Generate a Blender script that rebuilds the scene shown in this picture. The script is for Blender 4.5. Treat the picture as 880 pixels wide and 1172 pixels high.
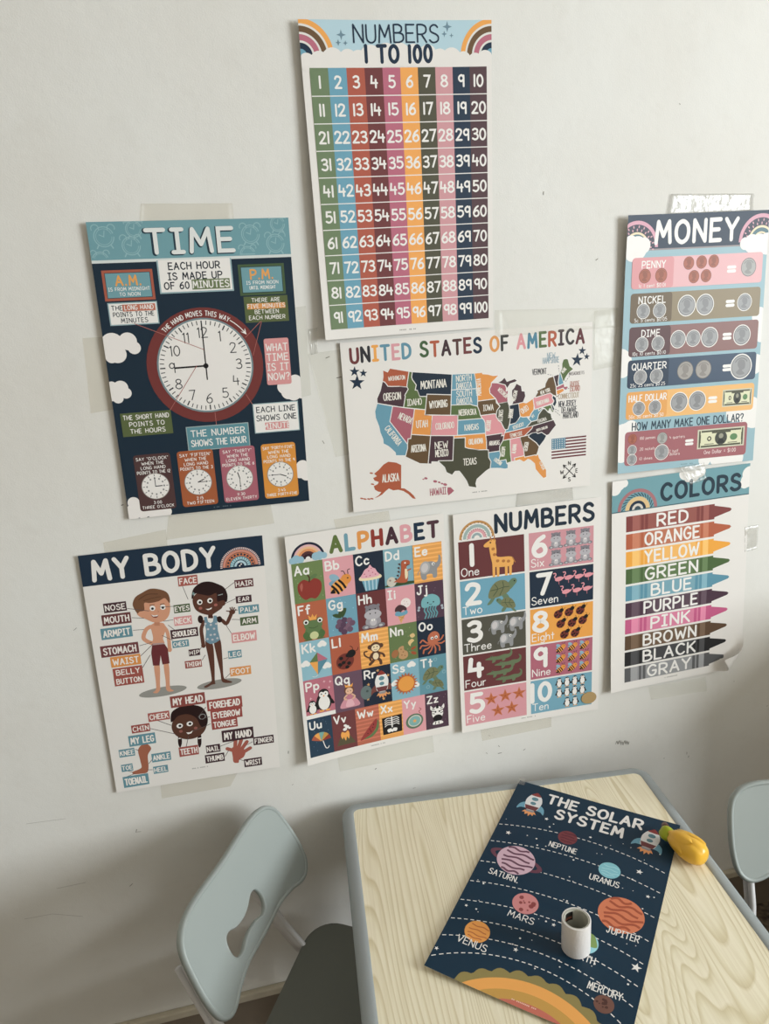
import bpy, bmesh, math, random
import numpy as np
from mathutils import Vector, Matrix, geometry

random.seed(7)
for _o in list(bpy.data.objects):
    bpy.data.objects.remove(_o)
COL = bpy.context.scene.collection
PI = math.pi

# ---------------------------------------------------------------- camera
CAM_H = 1.386          # eye height above the floor
CAM_D = 1.154          # distance from the poster wall
FPX, CX, CY = 840.5, 440.0, 586.0
YAW, PITCH, ROLL = 0.2160, 0.2864, 0.0617
_cy, _sy, _cp, _sp = math.cos(YAW), math.sin(YAW), math.cos(PITCH), math.sin(PITCH)
_fwd = np.array([_sy*_cp, _cy*_cp, -_sp])
_rt = np.array([_cy, -_sy, 0.0])
_dn = np.cross(_fwd, _rt)
RIGHT = _rt*math.cos(ROLL) + _dn*math.sin(ROLL)
DOWN = -_rt*math.sin(ROLL) + _dn*math.cos(ROLL)
FWD = _fwd
CAMP = np.array([0.0, -CAM_D, CAM_H])

cd = bpy.data.cameras.new('camera')
cam = bpy.data.objects.new('camera', cd)
COL.objects.link(cam)
m = Matrix(((RIGHT[0], -DOWN[0], -FWD[0], CAMP[0]),
            (RIGHT[1], -DOWN[1], -FWD[1], CAMP[1]),
            (RIGHT[2], -DOWN[2], -FWD[2], CAMP[2]),
            (0, 0, 0, 1)))
cam.matrix_world = m
cd.sensor_fit = 'VERTICAL'
cd.sensor_height = 24.0
cd.lens = FPX/1172.0*24.0
cd.clip_start = 0.02
bpy.context.scene.camera = cam

# ---------------------------------------------------------------- world, light, exposure
sc = bpy.context.scene
sc.view_settings.view_transform = 'Standard'
sc.view_settings.look = 'None'
sc.view_settings.gamma = 1.0
sc.view_settings.use_curve_mapping = False
sc.view_settings.exposure = 0.0
w = bpy.data.worlds.new('World'); sc.world = w
w.use_nodes = True
w.node_tree.nodes['Background'].inputs['Color'].default_value = (0.75, 0.86, 1.0, 1)
w.node_tree.nodes['Background'].inputs['Strength'].default_value = 0.5

def area_light(name, loc, target, sx, sy, watt, color):
    l = bpy.data.lights.new(name, 'AREA'); l.shape = 'RECTANGLE'
    l.size = sx; l.size_y = sy; l.energy = watt; l.color = color
    o = bpy.data.objects.new(name, l); COL.objects.link(o)
    o.location = loc
    d = Vector(target) - Vector(loc)
    o.rotation_euler = d.to_track_quat('-Z', 'Y').to_euler()
    return o
# daylight through the window of the right-hand wall
area_light('window_daylight', (3.36, -2.50, 1.63), (0.0, -2.50, 1.63), 1.76, 1.42, 182, (0.915, 0.975, 1.0))

# ---------------------------------------------------------------- helpers
def s2l(c):
    c = c/255.0
    return c/12.92 if c <= 0.04045 else ((c+0.055)/1.055)**2.4

def rgb(c):
    return (s2l(c[0]), s2l(c[1]), s2l(c[2]), 1.0)

def kind(o, k):
    o['kind'] = k; return o

def tag(o, label, cat, group=None):
    o['label'] = label; o['category'] = cat
    if group: o['group'] = group
    return o

def empty(name, loc, rz=0.0):
    o = bpy.data.objects.new(name, None); COL.objects.link(o)
    o.location = loc; o.rotation_euler = (0, 0, rz)
    o.empty_display_size = 0.05
    return o

def mesh_obj(name, verts, faces, mats, midx=None, parent=None, smooth=False):
    me = bpy.data.meshes.new(name)
    me.from_pydata([tuple(map(float, v)) for v in verts], [], faces)
    for mt in (mats if isinstance(mats, (list, tuple)) else [mats]):
        me.materials.append(mt)
    if midx is not None:
        me.polygons.foreach_set('material_index', midx)
    if smooth:
        me.polygons.foreach_set('use_smooth', [True]*len(me.polygons))
    me.update()
    o = bpy.data.objects.new(name, me); COL.objects.link(o)
    if parent is not None: o.parent = parent
    return o

def bm_obj(name, bm, mats, parent=None, smooth=False, recalc=True):
    if recalc: bmesh.ops.recalc_face_normals(bm, faces=bm.faces[:])
    me = bpy.data.meshes.new(name)
    bm.to_mesh(me); bm.free()
    for mt in (mats if isinstance(mats, (list, tuple)) else [mats]):
        me.materials.append(mt)
    if smooth:
        me.polygons.foreach_set('use_smooth', [True]*len(me.polygons))
    o = bpy.data.objects.new(name, me); COL.objects.link(o)
    if parent is not None: o.parent = parent
    return o

def auto_smooth(o, ang=40):
    o.data.set_sharp_from_angle(angle=math.radians(ang))

def bm_box(bm, x0, x1, y0, y1, z0, z1):
    vs = [bm.verts.new((x, y, z)) for z in (z0, z1) for y in (y0, y1) for x in (x0, x1)]
    for f in ((0, 2, 3, 1), (4, 5, 7, 6), (0, 1, 5, 4), (2, 6, 7, 3), (0, 4, 6, 2), (1, 3, 7, 5)):
        bm.faces.new([vs[i] for i in f])

def box_obj(name, b, mat, parent=None, bevel=0.0):
    bm = bmesh.new(); bm_box(bm, *b)
    if bevel:
        bmesh.ops.bevel(bm, geom=bm.edges[:], offset=bevel, segments=2, affect='EDGES', profile=0.5)
    return bm_obj(name, bm, mat, parent)

def tube(bm, pts, radii, n=12, flat=(1.0, 1.0), up=None):
    """sweep an ellipse along points; flat scales the two section axes"""
    pts = [Vector(q) for q in pts]
    if not isinstance(radii, (list, tuple)): radii = [radii]*len(pts)
    rings = []
    for i, q in enumerate(pts):
        t = (pts[min(i+1, len(pts)-1)] - pts[max(i-1, 0)]).normalized()
        u = Vector(up) if up is not None else (Vector((0, 0, 1)) if abs(t.z) < 0.9 else Vector((1, 0, 0)))
        a = t.cross(u).normalized(); b = a.cross(t).normalized()
        rings.append([bm.verts.new(q + (a*math.cos(2*PI*k/n)*flat[0] + b*math.sin(2*PI*k/n)*flat[1])*radii[i]) for k in range(n)])
    for r0, r1 in zip(rings, rings[1:]):
        for k in range(n):
            bm.faces.new((r0[k], r0[(k+1) % n], r1[(k+1) % n], r1[k]))
    bm.faces.new(rings[0][::-1]); bm.faces.new(rings[-1])

def catmull(pts, closed=False, sub=5):
    pts = [np.array(q, float) for q in pts]
    n = len(pts)
    if n < 3: return pts
    out = []
    rng = range(n) if closed else range(n-1)
    for i in rng:
        if closed:
            p0, p1, p2, p3 = pts[(i-1) % n], pts[i], pts[(i+1) % n], pts[(i+2) % n]
        else:
            p1, p2 = pts[i], pts[i+1]
            p0 = pts[i-1] if i > 0 else 2*p1-p2
            p3 = pts[i+2] if i+2 < n else 2*p2-p1
        for k in range(sub):
            t = k/sub
            out.append(0.5*((2*p1)+(-p0+p2)*t+(2*p0-5*p1+4*p2-p3)*t*t+(-p0+3*p1-3*p2+p3)*t**3))
    if not closed: out.append(pts[-1])
    return out

# ---------------------------------------------------------------- pixel -> point on a plane of the room
def ray(px, py):
    return RIGHT*((px-CX)/FPX) + DOWN*((py-CY)/FPX) + FWD
def on_wall(px, py, lift=0.0):
    d = ray(px, py); t = (-lift-CAMP[1])/d[1]
    return CAMP + t*d
def on_level(px, py, z):
    d = ray(px, py); t = (z-CAMP[2])/d[2]
    return CAMP + t*d

# ---------------------------------------------------------------- materials
MATS = {}
def new_mat(name):
    mt = bpy.data.materials.new(name); mt.use_nodes = True
    return mt, mt.node_tree, mt.node_tree.nodes['Principled BSDF']

def plain(name, c, rough=0.5, spec=0.5, metal=0.0, bump=0.0, bscale=200.0, var=0.0):
    if name in MATS: return MATS[name]
    mt, nt, b = new_mat(name)
    b.inputs['Base Color'].default_value = rgb(c)
    b.inputs['Roughness'].default_value = rough
    b.inputs['Specular IOR Level'].default_value = spec
    b.inputs['Metallic'].default_value = metal
    if bump or var:
        tc = nt.nodes.new('ShaderNodeTexCoord')
        nz = nt.nodes.new('ShaderNodeTexNoise'); nz.inputs['Scale'].default_value = bscale; nz.inputs['Detail'].default_value = 4
        nt.links.new(tc.outputs['Object'], nz.inputs['Vector'])
        if bump:
            bp = nt.nodes.new('ShaderNodeBump'); bp.inputs['Strength'].default_value = bump; bp.inputs['Distance'].default_value = 0.002
            nt.links.new(nz.outputs['Fac'], bp.inputs['Height']); nt.links.new(bp.outputs['Normal'], b.inputs['Normal'])
        if var:
            mx = nt.nodes.new('ShaderNodeMixRGB'); mx.blend_type = 'MULTIPLY'
            cr = nt.nodes.new('ShaderNodeValToRGB')
            cr.color_ramp.elements[0].color = (1-var, 1-var, 1-var, 1); cr.color_ramp.elements[1].color = (1, 1, 1, 1)
            cr.color_ramp.elements[0].position = .3; cr.color_ramp.elements[1].position = .7
            nt.links.new(nz.outputs['Fac'], cr.inputs['Fac'])
            mx.inputs['Fac'].default_value = 1; mx.inputs['Color1'].default_value = rgb(c)
            nt.links.new(cr.outputs['Color'], mx.inputs['Color2']); nt.links.new(mx.outputs['Color'], b.inputs['Base Color'])
    MATS[name] = mt
    return mt

def ink(c):
    """printed colour on laminated poster paper"""
    nm = 'ink_%02x%02x%02x' % tuple(int(q) for q in c)
    l = .3*c[0]+.59*c[1]+.11*c[2]
    return plain(nm, tuple(q*.9+l*.1 for q in c), rough=0.40, spec=0.22)

def wall_mat():
    mt, nt, b = new_mat('painted_plaster')
    tc = nt.nodes.new('ShaderNodeTexCoord')
    def noise(scale, det, rough=0.55):
        n = nt.nodes.new('ShaderNodeTexNoise'); n.inputs['Scale'].default_value = scale
        n.inputs['Detail'].default_value = det; n.inputs['Roughness'].default_value = rough
        nt.links.new(tc.outputs['Object'], n.inputs['Vector']); return n
    def ramp(src, p0, c0, p1, c1):
        r = nt.nodes.new('ShaderNodeValToRGB'); e = r.color_ramp.elements
        e[0].position, e[0].color, e[1].position, e[1].color = p0, c0, p1, c1
        nt.links.new(src, r.inputs['Fac']); return r
    def mul(a, bb, f=1.0):
        m_ = nt.nodes.new('ShaderNodeMixRGB'); m_.blend_type = 'MULTIPLY'; m_.inputs['Fac'].default_value = f
        nt.links.new(a, m_.inputs['Color1']); nt.links.new(bb, m_.inputs['Color2']); return m_
    n1 = noise(2.2, 5); r1 = ramp(n1.outputs['Fac'], .35, rgb((222, 219, 213)), .65, rgb((228, 227, 223)))
    n2 = noise(17.0, 9, .75); r2 = ramp(n2.outputs['Fac'], .30, (.88, .865, .84, 1), .47, (1, 1, 1, 1))
    n3 = noise(70.0, 3); r3 = ramp(n3.outputs['Fac'], .22, (.86, .85, .83, 1), .33, (1, 1, 1, 1))
    a = mul(r1.outputs['Color'], r2.outputs['Color'], .3); a = mul(a.outputs['Color'], r3.outputs['Color'], .3)
    nt.links.new(a.outputs['Color'], b.inputs['Base Color'])
    b.inputs['Roughness'].default_value = .62; b.inputs['Specular IOR Level'].default_value = .25
    n4 = noise(420.0, 3); n5 = noise(14.0, 3)
    ad = nt.nodes.new('ShaderNodeMath'); ad.operation = 'MULTIPLY_ADD'; ad.inputs[1].default_value = 6.0
    nt.links.new(n5.outputs['Fac'], ad.inputs[0]); nt.links.new(n4.outputs['Fac'], ad.inputs[2])
    bp = nt.nodes.new('ShaderNodeBump'); bp.inputs['Strength'].default_value = .35; bp.inputs['Distance'].default_value = .0006
    nt.links.new(ad.outputs[0], bp.inputs['Height']); nt.links.new(bp.outputs['Normal'], b.inputs['Normal'])
    return mt

def floor_mat():
    mt, nt, b = new_mat('mottled_floor_tile')
    tc = nt.nodes.new('ShaderNodeTexCoord')
    v = nt.nodes.new('ShaderNodeTexNoise'); v.inputs['Scale'].default_value = 55; v.inputs['Detail'].default_value = 6
    nt.links.new(tc.outputs['Object'], v.inputs['Vector'])
    r = nt.nodes.new('ShaderNodeValToRGB'); e = r.color_ramp.elements
    e[0].position = .38; e[0].color = rgb((58, 48, 40)); e[1].position = .62; e[1].color = rgb((120, 104, 88))
    nt.links.new(v.outputs['Fac'], r.inputs['Fac'])
    br = nt.nodes.new('ShaderNodeTexBrick'); br.offset = 0; br.inputs['Scale'].default_value = 1.0
    br.inputs['Brick Width'].default_value = .6; br.inputs['Row Height'].default_value = .6; br.inputs['Mortar Size'].default_value = .003
    br.inputs['Color1'].default_value = (1, 1, 1, 1); br.inputs['Color2'].default_value = (1, 1, 1, 1); br.inputs['Mortar'].default_value = (.35, .33, .3, 1)
    nt.links.new(tc.outputs['Object'], br.inputs['Vector'])
    mx = nt.nodes.new('ShaderNodeMixRGB'); mx.blend_type = 'MULTIPLY'; mx.inputs['Fac'].default_value = 1
    nt.links.new(r.outputs['Color'], mx.inputs['Color1']); nt.links.new(br.outputs['Color'], mx.inputs['Color2'])
    nt.links.new(mx.outputs['Color'], b.inputs['Base Color'])
    b.inputs['Roughness'].default_value = .35
    return mt

def wood_mat():
    """pale ash laminate: wavy cathedral grain running along the table's depth"""
    mt, nt, b = new_mat('ash_laminate')
    tc = nt.nodes.new('ShaderNodeTexCoord')
    mp = nt.nodes.new('ShaderNodeMapping'); mp.inputs['Scale'].default_value = (5.6, 0.7, 1.0)
    mp.inputs['Location'].default_value = (3.7, 1.9, .3)
    nt.links.new(tc.outputs['Object'], mp.inputs['Vector'])
    n = nt.nodes.new('ShaderNodeTexNoise'); n.inputs['Scale'].default_value = 1.55; n.inputs['Detail'].default_value = 1.2
    n.inputs['Roughness'].default_value = .35; n.inputs['Distortion'].default_value = .35
    nt.links.new(mp.outputs['Vector'], n.inputs['Vector'])
    # contour lines of the stretched noise give the nested arches of flat-sawn ash
    ml = nt.nodes.new('ShaderNodeMath'); ml.operation = 'MULTIPLY'; ml.inputs[1].default_value = 46.0
    nt.links.new(n.outputs['Fac'], ml.inputs[0])
    fr = nt.nodes.new('ShaderNodeMath'); fr.operation = 'FRACT'; nt.links.new(ml.outputs[0], fr.inputs[0])
    r = nt.nodes.new('ShaderNodeValToRGB'); cr = r.color_ramp
    cr.elements[0].position = 0; cr.elements[0].color = rgb((218, 205, 170))
    cr.elements[1].position = .34; cr.elements[1].color = rgb((239, 230, 203))
    e = cr.elements.new(.9); e.color = rgb((243, 234, 209))
    e = cr.elements.new(1.0); e.color = rgb((224, 212, 180))
    nt.links.new(fr.outputs[0], r.inputs['Fac'])
    mp2 = nt.nodes.new('ShaderNodeMapping'); mp2.inputs['Scale'].default_value = (260, 9, 1)
    nt.links.new(tc.outputs['Object'], mp2.inputs['Vector'])
    n2 = nt.nodes.new('ShaderNodeTexNoise'); n2.inputs['Scale'].default_value = 1.0; n2.inputs['Detail'].default_value = 3
    nt.links.new(mp2.outputs['Vector'], n2.inputs['Vector'])
    r2 = nt.nodes.new('ShaderNodeValToRGB'); r2.color_ramp.elements[0].position = .3; r2.color_ramp.elements[0].color = (.86, .83, .77, 1)
    r2.color_ramp.elements[1].position = .6; r2.color_ramp.elements[1].color = (1, 1, 1, 1)
    nt.links.new(n2.outputs['Fac'], r2.inputs['Fac'])
    mx = nt.nodes.new('ShaderNodeMixRGB'); mx.blend_type = 'MULTIPLY'; mx.inputs['Fac'].default_value = .7
    nt.links.new(r.outputs['Color'], mx.inputs['Color1']); nt.links.new(r2.outputs['Color'], mx.inputs['Color2'])
    nt.links.new(mx.outputs['Color'], b.inputs['Base Color'])
    b.inputs['Roughness'].default_value = .38; b.inputs['Specular IOR Level'].default_value = .4
    return mt

def tape_mat(name, tint, gloss, rough, bump, bscale, haze=.05):
    mt, nt, b = new_mat(name)
    nt.nodes.remove(b)
    out = nt.nodes['Material Output']
    tr = nt.nodes.new('ShaderNodeBsdfTransparent'); tr.inputs['Color'].default_value = tint
    df = nt.nodes.new('ShaderNodeBsdfDiffuse'); df.inputs['Color'].default_value = rgb((222, 219, 210))
    gl = nt.nodes.new('ShaderNodeBsdfGlossy'); gl.inputs['Roughness'].default_value = rough
    tc = nt.nodes.new('ShaderNodeTexCoord')
    nz = nt.nodes.new('ShaderNodeTexNoise'); nz.inputs['Scale'].default_value = bscale; nz.inputs['Detail'].default_value = 3
    nt.links.new(tc.outputs['Object'], nz.inputs['Vector'])
    bp = nt.nodes.new('ShaderNodeBump'); bp.inputs['Strength'].default_value = bump; bp.inputs['Distance'].default_value = .004
    nt.links.new(nz.outputs['Fac'], bp.inputs['Height']); nt.links.new(bp.outputs['Normal'], gl.inputs['Normal'])
    m1 = nt.nodes.new('ShaderNodeMixShader'); m1.inputs['Fac'].default_value = haze
    nt.links.new(tr.outputs[0], m1.inputs[1]); nt.links.new(df.outputs[0], m1.inputs[2])
    m2 = nt.nodes.new('ShaderNodeMixShader'); m2.inputs['Fac'].default_value = gloss
    nt.links.new(m1.outputs[0], m2.inputs[1]); nt.links.new(gl.outputs[0], m2.inputs[2])
    nt.links.new(m2.outputs[0], out.inputs['Surface'])
    return mt

# ---------------------------------------------------------------- the room
WALL = wall_mat()
FLOOR = floor_mat()
CEIL = plain('ceiling_paint', (216, 213, 206), .8, .2)
WALL2 = plain('beige_wall_paint', (176, 167, 153), .8, .2)
SKIRT = plain('skirting_tile', (122, 110, 96), .4, .4, var=.12, bscale=30)
LIP = plain('skirting_lip', (196, 186, 166), .6, .3, var=.15, bscale=40)
FRAMEW = plain('window_frame_white', (232, 232, 230), .4, .5)
XL, XR, YB, ZC = -1.7, 3.4, -4.4, 2.75
kind(box_obj('floor', (XL, XR, YB, 0.0, -.1, 0.0), FLOOR), 'structure')
kind(box_obj('ceiling', (XL, XR, YB, 0.0, ZC, ZC+.1), CEIL), 'structure')
wall_back = kind(box_obj('wall_back', (XL, XR, 0.0, .12, 0.0, ZC), WALL), 'structure')
kind(box_obj('wall_left', (XL-.12, XL, YB, .12, 0.0, ZC), WALL2), 'structure')
kind(box_obj('wall_front', (XL, XR, YB-.12, YB, 0.0, ZC), WALL2), 'structure')
W0, W1, WZ0, WZ1 = -3.40, -1.60, .90, 2.36
bm = bmesh.new()
bm_box(bm, XR, XR+.14, YB, W0, 0, ZC); bm_box(bm, XR, XR+.14, W1, .12, 0, ZC)
bm_box(bm, XR, XR+.14, W0, W1, 0, WZ0); bm_box(bm, XR, XR+.14, W0, W1, WZ1, ZC)
kind(bm_obj('wall_right', bm, WALL2), 'structure')
bm = bmesh.new()
for yy in (W0, (W0+W1)/2-.025, W1-.05): bm_box(bm, XR+.04, XR+.09, yy, yy+.05, WZ0, WZ1)
for zz in (WZ0, WZ1-.05): bm_box(bm, XR+.04, XR+.09, W0, W1, zz, zz+.05)
win = kind(bm_obj('window_1', bm, FRAMEW), 'structure')
glass, gnt, gb = new_mat('window_glass')
gb.inputs['Base Color'].default_value = (1, 1, 1, 1); gb.inputs['Transmission Weight'].default_value = 1; gb.inputs['Roughness'].default_value = 0
kind(box_obj('glazing', (XR+.06, XR+.066, W0+.04, W1-.04, WZ0+.04, WZ1-.04), glass, win), 'structure')
bs = kind(box_obj('baseboard_back', (XL, XR, -.010, 0.0, 0.0, .094), SKIRT), 'structure')
box_obj('baseboard_lip', (XL, XR, -.012, 0.0, .094, .111), LIP, bs, .003)

# ---------------------------------------------------------------- hand-lettered stroke alphabet (cap height 10; '~' smooth, '@' smooth closed)
GL = {
'A': '7|0,0 3.5,10 7,0|1.3,3.4 5.7,3.4', 'B': '6.2|0,0 0,10|~0,10 3.2,10 5.2,8.8 5.2,6.6 3.2,5.4 0,5.4|~0,5.4 3.6,5.3 6.2,4.2 6.2,1.4 3.6,0 0,0',
'C': '6.5|~6.4,8.6 5,9.8 3,10 .9,8.2 0,5 .9,1.8 3,0 5,.2 6.5,1.5', 'D': '6.6|0,0 0,10|~0,10 3,9.8 5.8,8 6.6,5 5.8,2 3,.2 0,0',
'E': '5.5|5.4,10 0,10 0,0 5.6,0|0,5.2 4.6,5.2', 'F': '5.3|5.4,10 0,10 0,0|0,5.2 4.4,5.2',
'G': '6.6|~6.3,8.6 5,9.8 3,10 .9,8.2 0,5 .9,1.8 3,0 5.4,.6 6.5,2.4 6.6,4.4|4,4.6 6.6,4.6', 'H': '6.2|0,0 0,10|6.2,0 6.2,10|0,5.1 6.2,5.1',
'I': '4|0,10 4,10|2,10 2,0|0,0 4,0', 'J': '6|~4,10 4,3 3.4,.8 2,0 .6,.8 0,2.4|2,10 6,10', 'K': '6.2|0,0 0,10|6,10 0,4.4|2,6 6.2,0', 'L': '5.2|0,10 0,0 5.2,0',
'M': '8|0,0 .9,10 4,3.2 7.1,10 8,0', 'N': '6.4|0,0 0,10 6.4,0 6.4,10', 'O': '7.2|@3.6,10 .9,8.4 0,5 .9,1.6 3.6,0 6.3,1.6 7.2,5 6.3,8.4',
'P': '5.9|0,0 0,10|~0,10 3.4,10 5.8,8.8 5.8,6 3.4,4.6 0,4.5', 'Q': '7.3|@3.6,10 .9,8.4 0,5 .9,1.6 3.6,0 6.3,1.6 7.2,5 6.3,8.4|4.4,2.6 7.2,-.6',
'R': '6.2|0,0 0,10|~0,10 3.4,10 5.8,8.8 5.8,6 3.4,4.6 0,4.5|2.8,4.6 6.2,0', 'S': '6|~5.6,8.7 4.2,9.9 2.2,9.9 .6,8.6 .7,6.6 2.4,5.5 4.6,4.6 6,3.2 5.8,1.2 4,.1 1.8,.1 0,1.4',
'T': '6.8|0,10 6.8,10|3.4,10 3.4,0', 'U': '6.2|~0,10 0,3.4 .9,.9 3.1,0 5.3,.9 6.2,3.4 6.2,10', 'V': '6.8|0,10 3.4,0 6.8,10', 'W': '9.6|0,10 2.2,0 4.8,7 7.4,0 9.6,10',
'X': '6.2|0,10 6.2,0|6.2,10 0,0', 'Y': '6.6|0,10 3.3,5|6.6,10 3.3,5 3.3,0', 'Z': '6.2|0,10 6,10 0,0 6.2,0',
'0': '5.8|@2.9,10 .8,8.4 0,5 .8,1.6 2.9,0 5,1.6 5.8,5 5,8.4', '1': '1|.5,10 .5,0', '\x01': '1.9|.1,8.6 1.5,10 1.5,0', '2': '5.8|~0,8 1,9.7 3,10 5,9 5.2,7 3.8,4.4 0,0|0,0 5.8,0',
'3': '5.6|~.3,9 2.4,10 4.8,9.2 5,7 3.4,5.6 1.8,5.4|~1.8,5.4 4,5.2 5.6,3.4 5,1 2.6,0 0,1', '4': '5.8|.6,10 0,4 5.8,4|4.4,7 4.4,0',
'5': '5.8|5,10 .8,10 .5,5.6|~.5,5.6 2.8,6.2 5,5.4 5.8,3 4.6,.8 2.4,0 0,1', '6': '5.6|~4.8,9.8 2.2,8 .4,5 0,2.8 1,.6 3,0 5,1 5.6,3 4.6,5.2 2.8,5.6 .5,4',
'7': '5.6|0,10 5.6,10 2,0', '8': '5.8|@2.9,5.4 .8,6.8 .6,8.8 2.9,10 5.2,8.8 5,6.8|@2.9,5.4 .4,4 0,1.6 2.9,0 5.8,1.6 5.4,4',
'9': '5|@4.8,8 2.8,9.9 .6,8.8 0,6.8 1,5 2.8,4.6 4.7,6|4.9,9.6 4.9,0',
'a': '5|@4.8,4.6 2.6,6.2 .6,5 0,3 .6,1 2.6,0 4.8,1.6|5,6 5,0', 'b': '5.2|0,10 0,0|~0,4.4 2.4,6.2 4.6,5 5.2,3 4.6,1 2.4,0 0,1.6',
'c': '4.9|~4.8,5 2.8,6.2 .8,5.2 0,3 .8,.8 2.8,0 4.9,1.2', 'd': '5.2|5.2,10 5.2,0|~5.2,4.4 2.8,6.2 .6,5 0,3 .6,1 2.8,0 5.2,1.6',
'e': '5|0,3.3 5,3.3|~5,3.3 4.6,5.2 2.8,6.2 .8,5.2 0,3 .8,.8 2.8,0 4.9,1', 'f': '4|~4.2,9.4 2.8,10 1.6,8.8 1.5,6 1.5,0|0,6 3.8,6',
'g': '5|@4.8,4.6 2.6,6.2 .6,5 0,3 .6,1 2.6,0 4.8,1.6|~5,6 5,-1.6 4,-3 2.2,-3.2 .4,-2.4', 'h': '4.8|0,10 0,0|~0,4 2,6 4,5.8 4.8,4 4.8,0',
'i': '.8|.4,6 .4,0|.4,8.4 .4,8.9', 'j': '2.4|~2,6 2,-1.8 1,-3 -.4,-2.6|2,8.4 2,8.9', 'k': '4.8|0,10 0,0|4.4,6 0,2.6|1.6,3.8 4.8,0', 'l': '.8|.4,10 .4,0',
'm': '6.8|0,6 0,0|~0,4.2 1.6,6 3,5.6 3.4,4 3.4,0|~3.4,4.2 5,6 6.4,5.6 6.8,4 6.8,0', 'n': '4.6|0,6 0,0|~0,4 2,6 4,5.6 4.6,4 4.6,0',
'o': '5.4|@2.7,6.2 .7,5.2 0,3 .7,.9 2.7,0 4.7,.9 5.4,3 4.7,5.2', 'p': '5.2|0,6 0,-3.4|~0,4.4 2.4,6.2 4.6,5 5.2,3 4.6,1 2.4,0 0,1.6',
'q': '5.2|5.2,6 5.2,-3.4|~5.2,4.4 2.8,6.2 .6,5 0,3 .6,1 2.8,0 5.2,1.6', 'r': '3.2|0,6 0,0|~0,4 1.4,5.8 3.2,6', 's': '4.3|~4.2,5.2 2.6,6.1 .8,5.6 .8,4 2.4,3.1 4.2,2.2 4.2,.7 2.4,-.1 0,.8',
't': '3.6|1.7,9 1.7,0|0,6 3.6,6', 'u': '4.7|~0,6 0,2 1,.2 2.6,0 4.6,1.8|4.7,6 4.7,0', 'v': '4.8|0,6 2.4,0 4.8,6', 'w': '6.8|0,6 1.6,0 3.4,4.6 5.2,0 6.8,6',
'x': '4.6|0,6 4.6,0|4.6,6 0,0', 'y': '5|0,6 2.5,.4|5,6 1.2,-3.2', 'z': '4.4|0,6 4.4,6 0,0 4.6,0',
'.': '1|.4,0 .4,.4', ',': '1|.6,.4 .1,-1.6', ':': '1|.4,1 .4,1.4|.4,5 .4,5.4', '?': '5|~0,8.2 1,9.8 3,10 5,8.8 4.6,6.6 2.9,5 2.7,3.2|2.7,0 2.7,.4',
'=': '5|0,6.6 5,6.6|0,3.4 5,3.4', "'": '.8|.4,10 .4,7.6', '"': '2.2|.2,10 .2,7.8|2,10 2,7.8', '-': '3.4|0,4.6 3.4,4.6',
'$': '6|~5.6,8.7 4.2,9.9 2.2,9.9 .6,8.6 .7,6.6 2.4,5.5 4.6,4.6 6,3.2 5.8,1.2 4,.1 1.8,.1 0,1.4|3,11.4 3,-1.4',
}
GLYPH = {}
for _k, _v in GL.items():
    _p = _v.split('|'); _st = []
    for _s in _p[1:]:
        _f = _s[0] if _s[0] in '~@' else ''
        _st.append((_f, [tuple(float(x) for x in q.split(',')) for q in _s.lstrip('~@').split()]))
    GLYPH[_k] = (float(_p[0]), _st)

def ribbon(pts, w, closed=False, caps=True):
    """outline a polyline with a stroke of width w -> list of polygons"""
    P = [np.array(q, float) for q in pts]
    P = [q for i, q in enumerate(P) if i == 0 or np.linalg.norm(q-P[i-1]) > 1e-6]
    n = len(P); h = w/2; out = []
    if n < 2:
        return out
    segs = [(P[i], P[(i+1) % n]) for i in range(n if closed else n-1)]
    nrm = []
    for a, b in segs:
        d = (b-a)/max(np.linalg.norm(b-a), 1e-9); nrm.append(np.array([-d[1], d[0]]))
    L, Rr = [], []
    def joint(i, n0, n1, q):
        mm = n0+n1; l = np.linalg.norm(mm)
        if l < 1.1:                      # sharp corner: round it with a disc
            return None
        mm = mm/l; k = 1/max(mm@n0, .5)
        return mm*h*k
    for i, (a, b) in enumerate(segs):
        n0 = nrm[i]
        pv = nrm[i-1] if (closed or i > 0) else None
        nx = nrm[(i+1) % len(nrm)] if (closed or i+1 < len(nrm)) else None
        ja = joint(i, pv, n0, a) if pv is not None else n0*h
        jb = joint(i, n0, nx, b) if nx is not None else n0*h
        if ja is None: ja = n0*h
        if jb is None:
            jb = n0*h
            out.append([tuple(b+h*np.array([math.cos(t), math.sin(t)])) for t in np.linspace(0, 2*PI, 10, endpoint=False)])
        out.append([tuple(a+ja), tuple(a-ja), tuple(b-jb), tuple(b+jb)])
    if caps and not closed:
        for q, nn, sg in ((P[0], nrm[0], 1), (P[-1], nrm[-1], -1)):
            t0 = math.atan2(nn[1], nn[0])
            out.append([tuple(q+h*np.array([math.cos(t0+sg*t), math.sin(t0+sg*t)])) for t in np.linspace(0, PI, 5)])
    return out

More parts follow.
